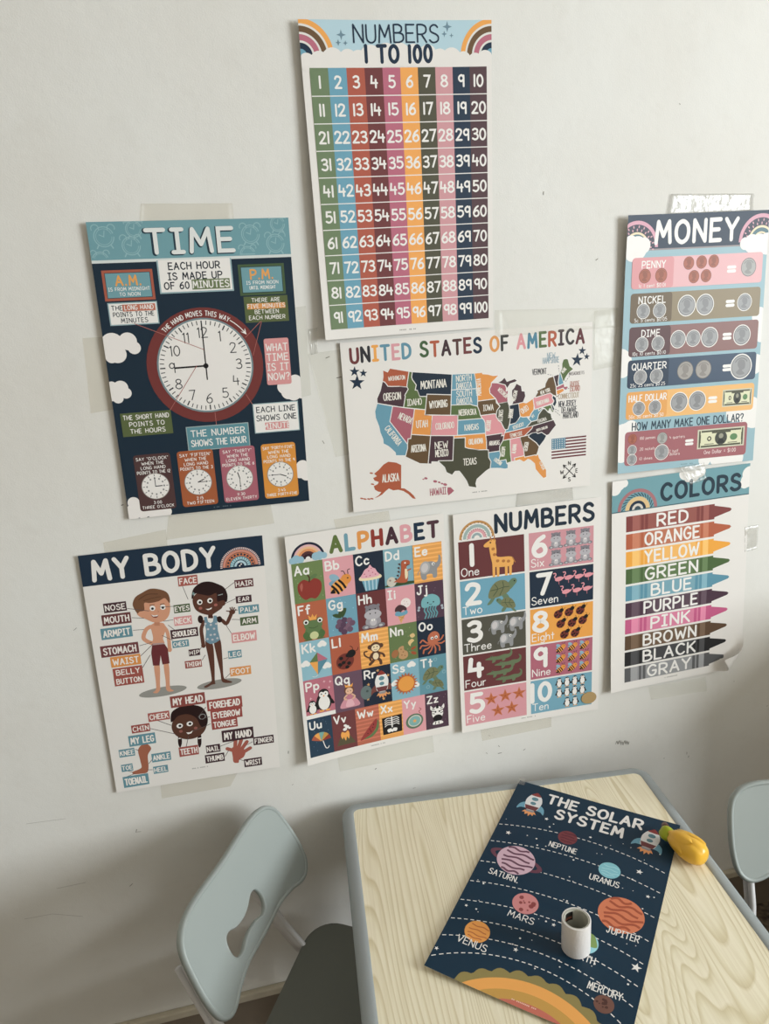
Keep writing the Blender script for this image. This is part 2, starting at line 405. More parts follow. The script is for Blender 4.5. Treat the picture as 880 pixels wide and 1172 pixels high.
# ---------------------------------------------------------------- printed poster: flat artwork in inches, laid on a slightly curling sheet
LAYER = 0.00004
class Poster:
    def __init__(s, W, H, corners_px, lifts, on=None, curl=None, wave=(0, 0, 0), gap=.0025):
        """corners_px TL TR BR BL; lifts = how far each corner stands off its support"""
        s.W, s.H = W, H
        s.lifts = lifts; s.gap = gap; s.wave = wave; s.curl = curl
        if on is None:
            s.n = np.array([0, -1.0, 0])
            s.c3 = [on_wall(px, py, gap+l) for (px, py), l in zip(corners_px, lifts)]
            s.c3 = [np.array([q[0], 0, q[2]]) for q in s.c3]
        else:
            s.n = np.array([0, 0, 1.0])
            s.c3 = [np.array([q[0], q[1], on]) for q in corners_px]
        if on is None:
            src = corners_px; dst = [(0, 0), (W, 0), (W, H), (0, H)]
            A, bb = [], []
            for (x, y), (u, v) in zip(src, dst):
                A += [[x, y, 1, 0, 0, 0, -u*x, -u*y], [0, 0, 0, x, y, 1, -v*x, -v*y]]; bb += [u, v]
            s.hm = np.append(np.linalg.solve(np.array(A, float), np.array(bb, float)), 1).reshape(3, 3)
        s.cut = (.55, .45); s.root = None; s.parts = []; s.cur = None; s.k = (0, 0, 1)
    def K(s, x0, y0, sc_): s.k = (x0, y0, sc_)
    def c(s, x, y):
        """a point measured on the photographed print -> inches on the sheet"""
        r = s.hm @ np.array([s.k[0]+x/s.k[2], s.k[1]+y/s.k[2], 1.0])
        return (r[0]/r[2], r[1]/r[2])
    def lift(s, S, T):
        l = s.lifts
        r = l[0]*((1-S)*(1-T))**2 + l[1]*(S*(1-T))**2 + l[2]*(S*T)**2 + l[3]*((1-S)*T)**2
        r = r + s.wave[0]*(1-np.cos(2*PI*S))*.5*T + s.wave[1]*(1-np.cos(2*PI*T))*.5*(1-S) + s.wave[2]*(1-np.cos(2*PI*T))*.5*S
        return r
    def to3d(s, uv, off):
        uv = np.asarray(uv, float); off = np.asarray(off, float)
        S = uv[:, 0]/s.W; T = uv[:, 1]/s.H
        d = np.zeros(len(S)); nn = np.repeat(s.n[None], len(S), 0); du = np.zeros(len(S)); dv = np.zeros(len(S))
        if s.curl:
            (pu, pv, nu, nv, rad) = s.curl       # corner beyond the line through (pu,pv) with direction-normal (nu,nv) rolls up
            q = (uv[:, 0]-pu)*nu + (uv[:, 1]-pv)*nv
            m_ = q > 0
            th = np.where(m_, q/rad, 0)
            back = np.where(m_, rad*np.sin(th)-q, 0)
            du = back*nu; dv = back*nv
            d = np.where(m_, rad*(1-np.cos(th)), 0)*.0254
            d = d + np.where(m_, off*np.cos(th)-off, 0)
            du = du - np.where(m_, off*np.sin(th)/.0254*nu, 0)
            dv = dv - np.where(m_, off*np.sin(th)/.0254*nv, 0)
        S2 = (uv[:, 0]+du)/s.W; T2 = (uv[:, 1]+dv)/s.H
        c = s.c3
        X = (c[0][None]*((1-S2)*(1-T2))[:, None] + c[1][None]*(S2*(1-T2))[:, None] + c[2][None]*(S2*T2)[:, None] + c[3][None]*((1-S2)*T2)[:, None])
        return X + s.n[None]*(s.gap + s.lift(S, T) + off + d)[:, None]
    # ---- parts
    def part(s, name, label=None):
        s.cur = dict(name=name, label=label, small=[], big=[]); s.parts.append(s.cur)
        if not hasattr(s, 'boxes'): s.boxes = []; s.lay = []
    def _layer(s, bb):
        if not s.boxes: L = 1
        else:
            B = np.array(s.boxes); hit = (B[:, 0] < bb[2]) & (B[:, 2] > bb[0]) & (B[:, 1] < bb[3]) & (B[:, 3] > bb[1])
            L = 1 + (int(np.array(s.lay)[hit].max()) if hit.any() else 0)
        s.boxes.append(bb); s.lay.append(L)
        return L
    def add(s, polys, col, layer=None):
        polys = [p for p in polys if len(p) > 2]
        if not polys: return
        a = np.concatenate([np.array(p, float) for p in polys])
        bb = (a[:, 0].min(), a[:, 1].min(), a[:, 0].max(), a[:, 1].max())
        L = s._layer(bb) if layer is None else layer
        if layer is not None: s.boxes.append(bb); s.lay.append(layer)
        for ip, p in enumerate(polys):
            q = np.clip(np.array(p, float), [0, 0], [s.W, s.H])
            ext = (q.max(0)-q.min(0)).max()
            if (q.max(0)-q.min(0)).min() < 1e-5: continue
            (s.cur['big'] if ext > s.cut[0] else s.cur['small']).append((q, col, L+(ip % 9)*.09))
    # ---- drawing
    def poly(s, pts, col, smooth=False, layer=None):
        if smooth: pts = catmull(pts, True, 5)
        s.add([pts], col, layer)
    def rect(s, u0, v0, u1, v1, col, r=0):
        if r <= 0: return s.add([[(u0, v0), (u1, v0), (u1, v1), (u0, v1)]], col)
        p = []
        for cx, cy, a in ((u1-r, v0+r, -90), (u1-r, v1-r, 0), (u0+r, v1-r, 90), (u0+r, v0+r, 180)):
            for k in range(5):
                t = math.radians(a+k*22.5); p.append((cx+r*math.cos(t), cy+r*math.sin(t)))
        s.add([p], col)
    def ell(s, cx, cy, rx, ry, col, rot=0, n=None):
        n = n or (10 if max(rx, ry) < .12 else 20 if max(rx, ry) < .6 else 48)
        ct, st = math.cos(rot), math.sin(rot)
        s.add([[(cx+rx*math.cos(t)*ct-ry*math.sin(t)*st, cy+rx*math.cos(t)*st+ry*math.sin(t)*ct) for t in np.linspace(0, 2*PI, n, endpoint=False)]], col)
    def line(s, pts, wd, col, smooth=False, closed=False, caps=True, layer=None):
        if smooth: pts = catmull(pts, closed, 5)
        s.add(ribbon(pts, wd, closed, caps), col, layer)
    def dash(s, pts, wd, col, on=.1, off=.08):
        pts = [np.array(q, float) for q in pts]; out = []
        for a, b in zip(pts, pts[1:]):
            L = np.linalg.norm(b-a); d = (b-a)/L; t = 0
            while t < L:
                out += ribbon([a+d*t, a+d*min(t+on, L)], wd, caps=False); t += on+off
        s.add(out, col)
    def arc(s, cx, cy, r0, r1, a0, a1, col, n=28):
        A = np.radians(np.linspace(a0, a1, n))
        polys = [[(cx+r*math.cos(t), cy+r*math.sin(t)) for r, t in ((r0, A[i]), (r1, A[i]), (r1, A[i+1]), (r0, A[i+1]))] for i in range(n-1)]
        s.add(polys, col)
    def star(s, cx, cy, r, col, n=5, inner=.42, rot=0):
        p = []
        for k in range(2*n):
            t = rot-PI/2+k*PI/n; rr = r if k % 2 == 0 else r*inner
            p.append((cx+rr*math.cos(t), cy+rr*math.sin(t)))
        s.add([p], col)
    def cloud(s, balls, col):
        """union of discs, each its own layer-safe polygon of one colour"""
        s.add([[(cx+r*math.cos(t), cy+r*math.sin(t)) for t in np.linspace(0, 2*PI, 26, endpoint=False)] for cx, cy, r in balls], col)
    def width(s, t, h, wt=.16, sp=.2):
        x = 0
        for ch in t:
            x += (.62 if ch == ' ' else GLYPH[ch][0]/10 + sp)
        return (x - sp)*h
    def text(s, t, u, v, h, col, wt=.16, al='c', maxw=None, rot=0.0, sp=None, xs=1.0, cols=None, jit=0.0, curve=None, caps=None):
        """t on the baseline (u,v); h cap height; wt stroke weight"""
        sp = (.13+wt*.95) if sp is None else sp
        wd = s.width(t, h, wt, sp)
        if maxw and wd*xs > maxw: xs = maxw/wd
        wd *= xs
        x = -wd/2 if al == 'c' else (-wd if al == 'r' else 0)
        sub = 2 if h < .3 else 4 if h < .9 else 6
        caps = (h >= .28) if caps is None else caps
        ct, st = math.cos(rot), math.sin(rot)
        allp = {}
        for i, ch in enumerate(t):
            if ch == ' ':
                x += .62*h*xs; continue
            gw, strokes = GLYPH[ch]
            dy = (random.random()-.5)*jit*h; tilt = (random.random()-.5)*jit*.8
            col_i = cols[i % len(cols)] if cols else col
            for f, pts in strokes:
                q = catmull(pts, f == '@', sub) if f else pts
                Q = []
                for a in q:
                    X = x + a[0]/10*h*xs; Y = -a[1]/10*h + dy - (a[0]-gw/2)/10*h*tilt
                    if curve:
                        cu, cv, cr, a0 = curve           # text along a circle
                        th = a0 + X/cr; rr = cr - Y
                        Q.append((cu+rr*math.sin(th), cv-rr*math.cos(th)))
                    else:
                        Q.append((u+X*ct-Y*st, v+X*st+Y*ct))
                allp.setdefault(col_i, []).extend(ribbon(Q, wt*h, f == '@', caps))
            x += (gw/10+sp)*h*xs
        if cols:
            for cc, pp in allp.items():
                s.add(pp, cc)
        else:
            for cc, pp in allp.items(): s.add(pp, cc)
    def box(s, a, b, t, col, tc, wt=.17, pad=.12, lines=None):
        """a filled word box between two photographed corners with its text"""
        u0, v0 = a; u1, v1 = b
        s.rect(u0, v0, u1, v1, col)
        ls = t.split('/'); lh = (v1-v0)/len(ls)
        for i, q in enumerate(ls):
            s.text(q, (u0+u1)/2, v0+lh*(i+.78), lh*.56, tc, wt, maxw=(u1-u0)*(1-pad))
    # ---- build
    def build(s, name, label, cat, group=None, back=(238, 236, 232), paper=(232, 227, 222)):
        ctr = s.to3d([(s.W/2, s.H if s.n[1] else s.H/2)], [0])[0]
        base = Vector((ctr[0], ctr[1]+(.002 if s.n[1] else 0), ctr[2]))
        root = empty(name, base); tag(root, label, cat, group)
        # the sheet itself
        nu, nv = int(s.W*2.6), int(s.H*2.6)
        us, vs_ = np.linspace(0, s.W, nu+1), np.linspace(0, s.H, nv+1)
        g = np.array([(u, v) for v in vs_ for u in us])
        F = s.to3d(g, np.zeros(len(g))); B = s.to3d(g, -np.full(len(g), .0002))
        V = np.concatenate([F, B])-np.array(base)[None]; N = len(g); faces = []
        idx = lambda i, j: j*(nu+1)+i
        for j in range(nv):
            for i in range(nu):
                a, b, c, d = idx(i, j), idx(i+1, j), idx(i+1, j+1), idx(i, j+1)
                faces.append((a, d, c, b)); faces.append((a+N, b+N, c+N, d+N))
        ring = [idx(i, 0) for i in range(nu)]+[idx(nu, j) for j in range(nv)]+[idx(i, nv) for i in range(nu, 0, -1)]+[idx(0, j) for j in range(nv, 0, -1)]
        for k in range(len(ring)):
            a, b = ring[k], ring[(k+1) % len(ring)]
            faces.append((2*N+k, 2*N+(k+1) % len(ring), 2*N+len(ring)+(k+1) % len(ring), 2*N+len(ring)+k))
        V = np.concatenate([V, V[ring], V[[r+N for r in ring]]])
        mesh_obj('paper_sheet', V, faces, ink(paper), parent=root, smooth=True)
        for pt in s.parts:
            cols = []; uv, ly, fcs, mi = [], [], [], []
            def ci(c):
                if c not in cols: cols.append(c)
                return cols.index(c)
            for q, c, L in pt['small']:
                o = len(uv); uv.extend(q.tolist()); ly.extend([L]*len(q)); fcs.append(tuple(range(o, o+len(q)))); mi.append(ci(c))
            if pt['big']:
                bm = bmesh.new()
                for q, c, L in pt['big']:
                    k = ci(c)
                    bv = [bm.verts.new((x, y, L)) for x, y in q]
                    if len(q) <= 4 and _convex(q): tris = [tuple(range(len(q)))]
                    else: tris = geometry.tessellate_polygon([[Vector((x, y, 0)) for x, y in q]])
                    for t in tris:
                        if len(set(t)) < 3: continue
                        try: f = bm.faces.new([bv[i] for i in t]); f.material_index = k
                        except ValueError: pass
                a = np.concatenate([q for q, _, _ in pt['big']]); lo, hi = a.min(0), a.max(0)
                for ax in (0, 1):
                    x = math.ceil(lo[ax]/s.cut[1])*s.cut[1]
                    while x < hi[ax]:
                        co = [0, 0, 0]; no = [0, 0, 0]; co[ax] = x+.0137; no[ax] = 1
                        bmesh.ops.bisect_plane(bm, geom=bm.verts[:]+bm.edges[:]+bm.faces[:], plane_co=co, plane_no=no, dist=1e-6)
                        x += s.cut[1]
                bm.verts.index_update(); o = len(uv)
                for v in bm.verts: uv.append([v.co.x, v.co.y]); ly.append(v.co.z)
                for f in bm.faces: fcs.append(tuple(o+v.index for v in f.verts)); mi.append(f.material_index)
                bm.free()
            if not fcs: continue
            X = s.to3d(np.array(uv), np.array(ly)*LAYER)-np.array(base)[None]
            # all faces look out of the sheet
            U = np.array(uv); ff = []
            for f in fcs:
                q = U[list(f)]; A = np.sum(q[:, 0]*np.roll(q[:, 1], -1)-np.roll(q[:, 0], -1)*q[:, 1])
                ff.append(f[::-1] if A > 0 else f)
            ob = mesh_obj(pt['name'], X, ff, [ink(c) for c in cols], mi, root)
            if pt['label']: ob['label'] = pt['label']
        return root

def _convex(q):
    n = len(q); sg = 0
    for i in range(n):
        a, b, c = q[i], q[(i+1) % n], q[(i+2) % n]
        z = (b[0]-a[0])*(c[1]-b[1])-(b[1]-a[1])*(c[0]-b[0])
        if abs(z) < 1e-9: continue
        if sg == 0: sg = 1 if z > 0 else -1
        elif (z > 0) != (sg > 0): return False
    return True

class G:
    """a little picture in a 0..10 box (y down) placed on a poster"""
    def __init__(s, P, cx, cy, size, rot=0.0, flip=False, sy=1.0):
        s.P, s.cx, s.cy, s.k, s.ct, s.st, s.f, s.sy = P, cx, cy, size/10, math.cos(rot), math.sin(rot), -1 if flip else 1, sy
    def t(s, x, y):
        x = (x-5)*s.k*s.f; y = (y-5)*s.k*s.sy
        return (s.cx+x*s.ct-y*s.st, s.cy+x*s.st+y*s.ct)
    def e(s, x, y, rx, ry, col, rot=0, n=None):
        n = n or (8 if max(rx, ry)*s.k < .08 else 14 if max(rx, ry)*s.k < .4 else 28)
        c_, s_ = math.cos(rot), math.sin(rot)
        s.P.add([[s.t(x+rx*math.cos(a)*c_-ry*math.sin(a)*s_, y+rx*math.cos(a)*s_+ry*math.sin(a)*c_) for a in np.linspace(0, 2*PI, n, endpoint=False)]], col)
    def p(s, pts, col, sm=True):
        q = catmull(pts, True, 4) if sm else pts
        s.P.add([[s.t(*a) for a in q]], col)
    def l(s, pts, wd, col, sm=True, closed=False):
        q = catmull(pts, closed, 4) if sm and len(pts) > 2 else pts
        s.P.add(ribbon([s.t(*a) for a in q], wd*s.k, closed), col)

# ---------------------------------------------------------------- the set's palette
NAVY = (34, 52, 74); TEAL = (112, 160, 170); BLUE = (108, 164, 188); SKY = (180, 210, 222)
RUST = (184, 92, 66); MAROON = (118, 62, 64); ROSE = (192, 108, 128); ORANGE = (244, 166, 80)
OLIVE = (86, 84, 68); PINK = (222, 156, 164); PLUM = (84, 60, 68); GREEN = (98, 124, 78); SAGE = (114, 134, 100)
WHITE = (238, 234, 230); CLOUD = (236, 230, 226); BLACK = (34, 32, 34); BROWN = (112, 84, 58); GREY = (148, 148, 150)
LGREY = (190, 190, 192); SKIN = (214, 152, 118); DSKIN = (104, 66, 50); CREAM = (240, 218, 180); DGREEN = (62, 84, 52)
RED = (150, 58, 50); LPINK = (236, 190, 194); TAN = (196, 166, 118)
def small_print(P, u, v, wd, col=(150, 146, 142)):
    for k in range(int(wd/.09)):
        if random.random() < .8: P.rect(u-wd/2+k*.09, v-.035, u-wd/2+k*.09+.06, v+.035, col)
def rainbow(P, cx, cy, R, bands, a0=180, a1=360):
    """bands: (outer fraction, inner fraction, colour)"""
    for o, i, c in bands: P.arc(cx, cy, R*i, R*o, a0, a1, c)

# ================================================================ pictures shared by the alphabet and counting posters
def pic_apple(g):
    g.p([(5,2.6),(3,1.8),(.9,3.4),(1,6.6),(3,9.2),(5,8.8),(7,9.2),(9,6.6),(9.1,3.4),(7,1.8)], RED)
    g.p([(1.6,4),(2.4,2.9),(2.6,4.4),(2,6)], (182,96,84))
    g.l([(5,2.8),(5.2,1.4),(4.7,.4)], .5, (84,56,44)); g.p([(5.3,1.4),(7,.2),(8,.8),(6.6,1.9)], GREEN)
def pic_bee(g):
    g.e(3,3,2,1.3,(140,180,200),.6); g.e(2.6,5,1.7,1.1,(122,162,186),.1)
    g.e(4.6,6.2,3.6,2.3,ORANGE,-.55); g.e(7.2,4,1.9,1.9,(232,146,66))
    for x,y in ((5.6,5.6),(4.3,6.5),(3,7.4)): g.l([(x-1,y-1.5),(x+.3,y),(x+1.1,y+1.5)],.8,BLACK)
    g.p([(1.2,8.4),(2.4,7),(3,8.6)],BLACK); g.l([(7,2.3),(6.4,1),(5.6,.9)],.25,BLACK); g.l([(8,2.2),(8,.8),(8.8,.5)],.25,BLACK)
    g.e(7.8,3.7,.3,.3,BLACK)
def pic_cupcake(g):
    g.p([(1.8,5.4),(8.4,5.4),(7.2,9.8),(3,9.8)],BLUE,False)
    for x in (3,4.4,5.8,7.2): g.p([(x-.25,5.6),(x+.25,5.6),(x+.25-(x-5)*.1,9.7),(x-.2-(x-5)*.1,9.7)],SKY,False)
    g.p([(1.2,5.6),(1.4,4.2),(5,3.6),(8.6,4.2),(8.9,5.6),(5,6)],CREAM)
    g.p([(1.6,4.6),(2.4,3),(3.2,1.8),(4.4,1.2),(5.2,.2),(6,1.3),(7,1.9),(7.6,3.1),(8.4,4.6),(5,5)],(232,172,186))
    for x,y in ((3,3.4),(4.6,2.4),(6,3.2),(5,4.2),(7,4),(3.6,4.4),(5.6,1.6)): g.e(x,y,.28,.2,(196,88,118))
def pic_dino(g):
    g.p([(0,9.8),(0,9),(4,8.6),(10,8.8),(10,9.8)],DGREEN); g.e(1.8,8,1.8,1.9,(206,200,186)); g.e(1.3,7.4,.4,.4,(150,130,120))
    g.p([(6,.8),(8.6,.8),(9,2.2),(7.6,3.2),(8.2,5),(8,7.6),(7.4,8.9),(5.4,8.9),(3.6,8.4),(2.6,8.2),(5,6.6),(5.6,4)],(186,92,62))
    for x,y in ((5.4,1.4),(5.1,2.8),(5,4.2),(4.6,5.6),(3.8,6.8)): g.p([(x,y),(x-.9,y+.2),(x,y+1)],(84,48,44),False)
    g.p([(7,4),(8,4.4),(7.9,7),(7,7.6)],CREAM); g.l([(8,4.6),(9.2,4.2)],.5,(186,92,62)); g.e(7.2,1.6,.35,.35,WHITE); g.l([(7.6,2.6),(8.8,2.5)],.2,BLACK)
def pic_elephant(g):
    g.p([(2.2,4),(4.4,2.6),(6.4,2.6),(8,3.2),(8.8,2),(8.9,.6),(9.6,.8),(9.8,3),(9,4.8),(8.2,5.6),(8,8.6),(6.6,8.9),(6.2,7.4),(4.2,7.4),(4,9),(2.4,9),(1.8,6.6)],GREY)
    g.e(3.6,4.6,1.9,2.4,(172,172,174),.25); g.e(3.5,4.7,1.3,1.8,(204,198,198),.25)
    g.e(6.8,3.6,.6,.6,WHITE); g.e(6.9,3.7,.3,.3,BLACK); g.l([(1.9,5.4),(1,6),(.8,7)],.25,GREY)
def pic_frog(g):
    g.e(5,6.8,3.2,2.9,GREEN); g.p([(1.8,9.4),(1,7.6),(2.4,6.4),(3.6,8.6)],(80,112,64)); g.p([(8.2,9.4),(9,7.6),(7.6,6.4),(6.4,8.6)],(80,112,64))
    g.e(5,8.3,1.6,1.5,(202,206,150)); g.e(5,4.4,3.3,1.9,GREEN); g.e(2.6,2.9,1.2,1.2,GREEN); g.e(7.4,2.9,1.2,1.2,GREEN)
    for x in (2.5,7.5): g.e(x,2.9,.9,.9,WHITE); g.e(x,3,.5,.5,BLACK)
    g.l([(3.4,5),(5,5.5),(6.6,5)],.2,DGREEN); g.p([(3.8,2.4),(3.4,.4),(4.4,1.4),(5,.1),(5.6,1.4),(6.6,.4),(6.2,2.4)],ORANGE,False)
    g.p([(1,9.8),(3.4,9.2),(4,9.9)],(80,112,64)); g.p([(9,9.8),(6.6,9.2),(6,9.9)],(80,112,64))
def pic_grapes(g):
    g.l([(5,4),(4.4,2.4),(3.4,2)],.4,(96,72,52)); g.p([(4.6,3.4),(3.4,1.8),(4.4,.4),(6.4,.2),(5.8,2.4)],DGREEN); g.p([(4.4,3.6),(2.4,3.2),(1.2,2),(3,1.8)],DGREEN)
    for i,(x,y) in enumerate(((3.6,5),(5.4,4.6),(7.2,5),(3,6.6),(4.9,6.4),(6.8,6.8),(8.2,6.2),(4,8),(5.8,8.2),(7.2,8.4),(5,9.2))):
        g.e(x,y,1.1,1.1,((112,84,106),(92,66,90),(128,96,116))[i%3])
def pic_hippo(g):
    H=(158,154,160); D=(130,126,134)
    g.e(5,7.2,2.9,2.6,H); g.e(2.2,8.9,1.5,.9,D); g.e(7.8,8.9,1.5,.9,D); g.e(2.3,9,.7,.45,LGREY); g.e(7.7,9,.7,.45,LGREY)
    g.e(5,2.8,2.7,2.3,D); g.e(2.8,1.2,.6,.6,D); g.e(7.2,1.2,.6,.6,D); g.e(5,4.5,3.2,1.9,(182,178,184))
    g.e(4,4,.25,.3,BLACK); g.e(6,4,.25,.3,BLACK); g.e(4,2.4,.28,.3,BLACK); g.e(6,2.4,.28,.3,BLACK); g.e(5,7.4,1.3,1.4,(196,190,194)); g.p([(4.3,6.2),(4.9,6.2),(4.8,7),(4.4,7)],WHITE,False); g.p([(5.1,6.2),(5.7,6.2),(5.6,7),(5.2,7)],WHITE,False)
def pic_icecream(g):
    g.p([(3.2,6.4),(6.4,6.4),(4.4,10)],(222,166,104),False); g.l([(3.7,7),(5.6,8)],.15,(176,116,70)); g.l([(5.9,6.8),(4.2,8.6)],.15,(176,116,70))
    g.e(6.6,2.2,1.9,1.9,(238,226,222)); 
    for x,y in ((6,1.4),(7,1.8),(7.4,2.8),(6.2,2.6)): g.e(x,y,.18,.14,(200,150,150))
    g.p([(2.4,5),(2.6,3.6),(4,2.6),(5.6,3),(6.8,4.2),(6.6,5.2),(5.4,4.8),(4.4,5.6),(3.4,5)],(78,54,58)); g.p([(2.4,5.6),(3.4,5),(5,5.6),(6.8,5),(7,6.4),(4.8,7),(2.6,6.6)],BLUE)
def pic_jelly(g):
    for i,x in enumerate((3,4.2,5.2,6.2,7.2)): g.l([(x,5),(x-.4,6.6),(x+.3,8),(x-.3,9.6)],.55,(96,156,166))
    g.p([(1.6,4.8),(1.8,2.2),(4,.6),(6.4,.6),(8.4,2.2),(8.6,4.8),(7,5.4),(5,5),(3.2,5.5)],(118,178,186))
    g.e(4,3.6,.3,.3,BLACK); g.e(6.2,3.6,.3,.3,BLACK); g.l([(4.6,4.2),(5.1,4.5),(5.6,4.2)],.15,BLACK)
    for x,y in ((.6,5),(.4,6),(9.4,5.6),(9.6,6.6)): g.e(x,y,.5,.5,(168,178,188))
def pic_kite(g):
    g.p([(5.4,.4),(9,3.6),(5.4,4)],ROSE,False); g.p([(5.4,.4),(2.4,3.8),(5.4,4)],GREEN,False); g.p([(2.4,3.8),(5.4,4),(5,9.2)],ORANGE,False); g.p([(9,3.6),(5.4,4),(5,9.2)],(88,140,160),False)
    g.l([(5,9.2),(4,9.8),(3,9.5)],.15,WHITE)
def pic_ladybug(g):
    g.e(4.4,6,3.4,3.1,(122,54,48),-.5); g.e(6.9,3.4,1.7,1.5,BLACK,-.5); g.l([(2.2,8.2),(6.2,4.4)],.25,BLACK)
    for x,y in ((3,4.6),(5.4,3.9),(5.8,7),(3.8,6.4),(2.4,7),(5,8.4)): g.e(x,y,.75,.7,BLACK)
    g.l([(7.4,2.2),(7.4,1),(6.6,.4)],.22,BLACK); g.l([(8,2.8),(9.2,2.4),(9.6,1.4)],.22,BLACK)
def pic_monkey(g):
    M=(96,64,50); g.l([(5,6.4),(2.8,6.6),(1,5.4),(.8,4),(1.8,3.8)],.6,M)
    g.l([(4.4,7.4),(3.6,8.4),(2.6,9.2)],1.1,M); g.l([(5.8,7.4),(6.6,8.4),(6.8,9.6)],1.1,M); g.e(5,6,1.8,2,M); g.l([(3.6,5.2),(2.8,6.6),(3,7.6)],.8,M); g.l([(6.4,5.2),(7.8,6),(8.2,7)],.8,M)
    g.e(5,6.3,1.1,1.4,CREAM); g.e(3,2.4,.9,.9,M); g.e(7.2,2.4,.9,.9,M); g.e(5.1,2.6,2.1,1.9,M); g.e(5.1,3,1.6,1.4,CREAM)
    g.e(4.5,2.6,.25,.25,BLACK); g.e(5.7,2.6,.25,.25,BLACK); g.l([(4.5,3.5),(5.1,3.8),(5.7,3.5)],.15,BLACK)
def pic_nuts(g):
    g.p([(3.4,4.6),(4.8,4.4),(5,6),(6.2,7),(6.2,9),(4.4,9.8),(2.8,8.8),(3,7),(2.6,5.6)],(196,150,104)); 
    for x,y in ((3.8,5.6),(4.6,6.8),(4,8),(5.2,8.4)): g.e(x,y,.3,.25,(150,104,70))
    g.e(1.4,7,1.3,1.7,(170,110,70),.4); g.p([(6.6,3.4),(8,2.2),(9,3),(7.8,4),(7.4,5)],(226,190,130)); g.p([(7.4,.6),(8.8,0),(9.4,1.2),(8.2,1.8)],(226,190,130)); g.e(8.6,8,1.2,.6,(170,84,54),.5); g.e(8.6,6,1.1,.5,(170,84,54),-.4)
def pic_octopus(g):
    O=(196,108,78)
    for pts in ([(5,5),(3,5),(1.4,3.6),(.4,4.4)],[(5,5.4),(2.6,6),(1,5.8),(.2,6.8)],[(5,5.6),(3.4,7.2),(1.8,7.6),(1.4,9)],[(5.2,6),(4.6,8),(3.4,9.4)],[(5.6,6),(6.2,8),(6,9.6)],[(5.8,5.6),(7.6,7),(7.8,8.8)],[(6,5.4),(8.4,6),(9.8,5.4)],[(6,5),(8.4,4.4),(9.4,3)]): g.l(pts,.6,O)
    g.e(5.6,3.4,2.3,2.7,O,.3); g.e(5,3.4,.6,.6,WHITE); g.e(6.6,3.2,.6,.6,WHITE); g.e(5.1,3.5,.3,.3,BLACK); g.e(6.6,3.3,.3,.3,BLACK)
def pic_penguin(g):
    g.e(5,5.6,3,3.9,BLACK); g.e(5,2.4,2.1,2.1,BLACK); g.e(5,6.2,2.2,3,WHITE); g.e(4.2,2.6,1,1.2,WHITE); g.e(5.8,2.6,1,1.2,WHITE)
    g.p([(2.4,4.4),(1,7),(2.2,7)],BLACK); g.p([(7.6,4.4),(9,7),(7.8,7)],BLACK); g.e(4.2,2.4,.28,.28,BLACK); g.e(5.8,2.4,.28,.28,BLACK); g.p([(4.6,3),(5.4,3),(5,3.7)],ORANGE,False)
    g.e(3.8,9.4,1,.4,ORANGE); g.e(6.2,9.4,1,.4,ORANGE)
def pic_queen(g):
    g.p([(1.2,9.6),(2.8,6.4),(5,5.6),(7.2,6.4),(8.8,9.6),(5,10)],(214,146,160)); g.p([(3.4,9.4),(4.4,6.4),(5.6,6.4),(6.6,9.4)],(232,178,188)); g.p([(3.8,4.4),(6.2,4.4),(6,6.4),(4,6.4)],(196,120,140))
    g.l([(4,4.7),(3,5.8),(3.8,6.6)],.6,(226,178,146)); g.l([(6,4.7),(7,5.8),(6.2,6.6)],.6,(226,178,146)); g.e(5,2.9,1.9,1.8,(116,72,50)); g.e(5,3.2,1.4,1.4,(232,184,152))
    g.p([(3.7,1.6),(3.4,.2),(4.3,.9),(5,0),(5.7,.9),(6.6,.2),(6.3,1.6)],ORANGE,False); g.e(4.5,3.2,.18,.2,BLACK); g.e(5.5,3.2,.18,.2,BLACK)
def pic_rocket(g, flame=True, body=(232,230,228), nose=RED, skirt=MAROON, fin=BLUE):
    if flame: g.p([(3.6,8.2),(3,9.2),(3.8,9),(4,10),(4.7,9.3),(5.1,10.4),(5.5,9.3),(6.2,9.9),(6.3,9),(7,9.2),(6.4,8.2)],(236,156,96),False)
    g.p([(3.8,7.6),(6.2,7.6),(6,8.6),(4,8.6)],GREY,False)
    g.p([(3.2,5),(1.6,6.2),(1.2,8.4),(2.2,7.6),(3.6,7.2)],fin); g.p([(6.8,5),(8.4,6.2),(8.8,8.4),(7.8,7.6),(6.4,7.2)],fin)
    g.p([(5,.4),(6.4,1.6),(7.2,3.6),(7.1,5.6),(6.4,7.6),(3.6,7.6),(2.9,5.6),(2.8,3.6),(3.6,1.6)],body); g.p([(5,.2),(5.9,1),(6.3,1.7),(3.7,1.7),(4.1,1)],nose); g.p([(3,6),(7,6),(6.4,7.7),(3.6,7.7)],skirt,False)
    g.e(5,3,.95,.75,(96,140,152)); g.e(5,4.9,.8,.65,(96,140,152))
def pic_sun(g):
    for k in range(20):
        a=k*PI/10; g.p([(5+3.2*math.cos(a-.16),5+3.2*math.sin(a-.16)),(5+4.7*math.cos(a),5+4.7*math.sin(a)),(5+3.2*math.cos(a+.16),5+3.2*math.sin(a+.16))],(196,106,62),False)
    g.e(5,5,3.6,3.6,(196,106,62)); g.e(5,5,3.1,3.1,(238,158,70))
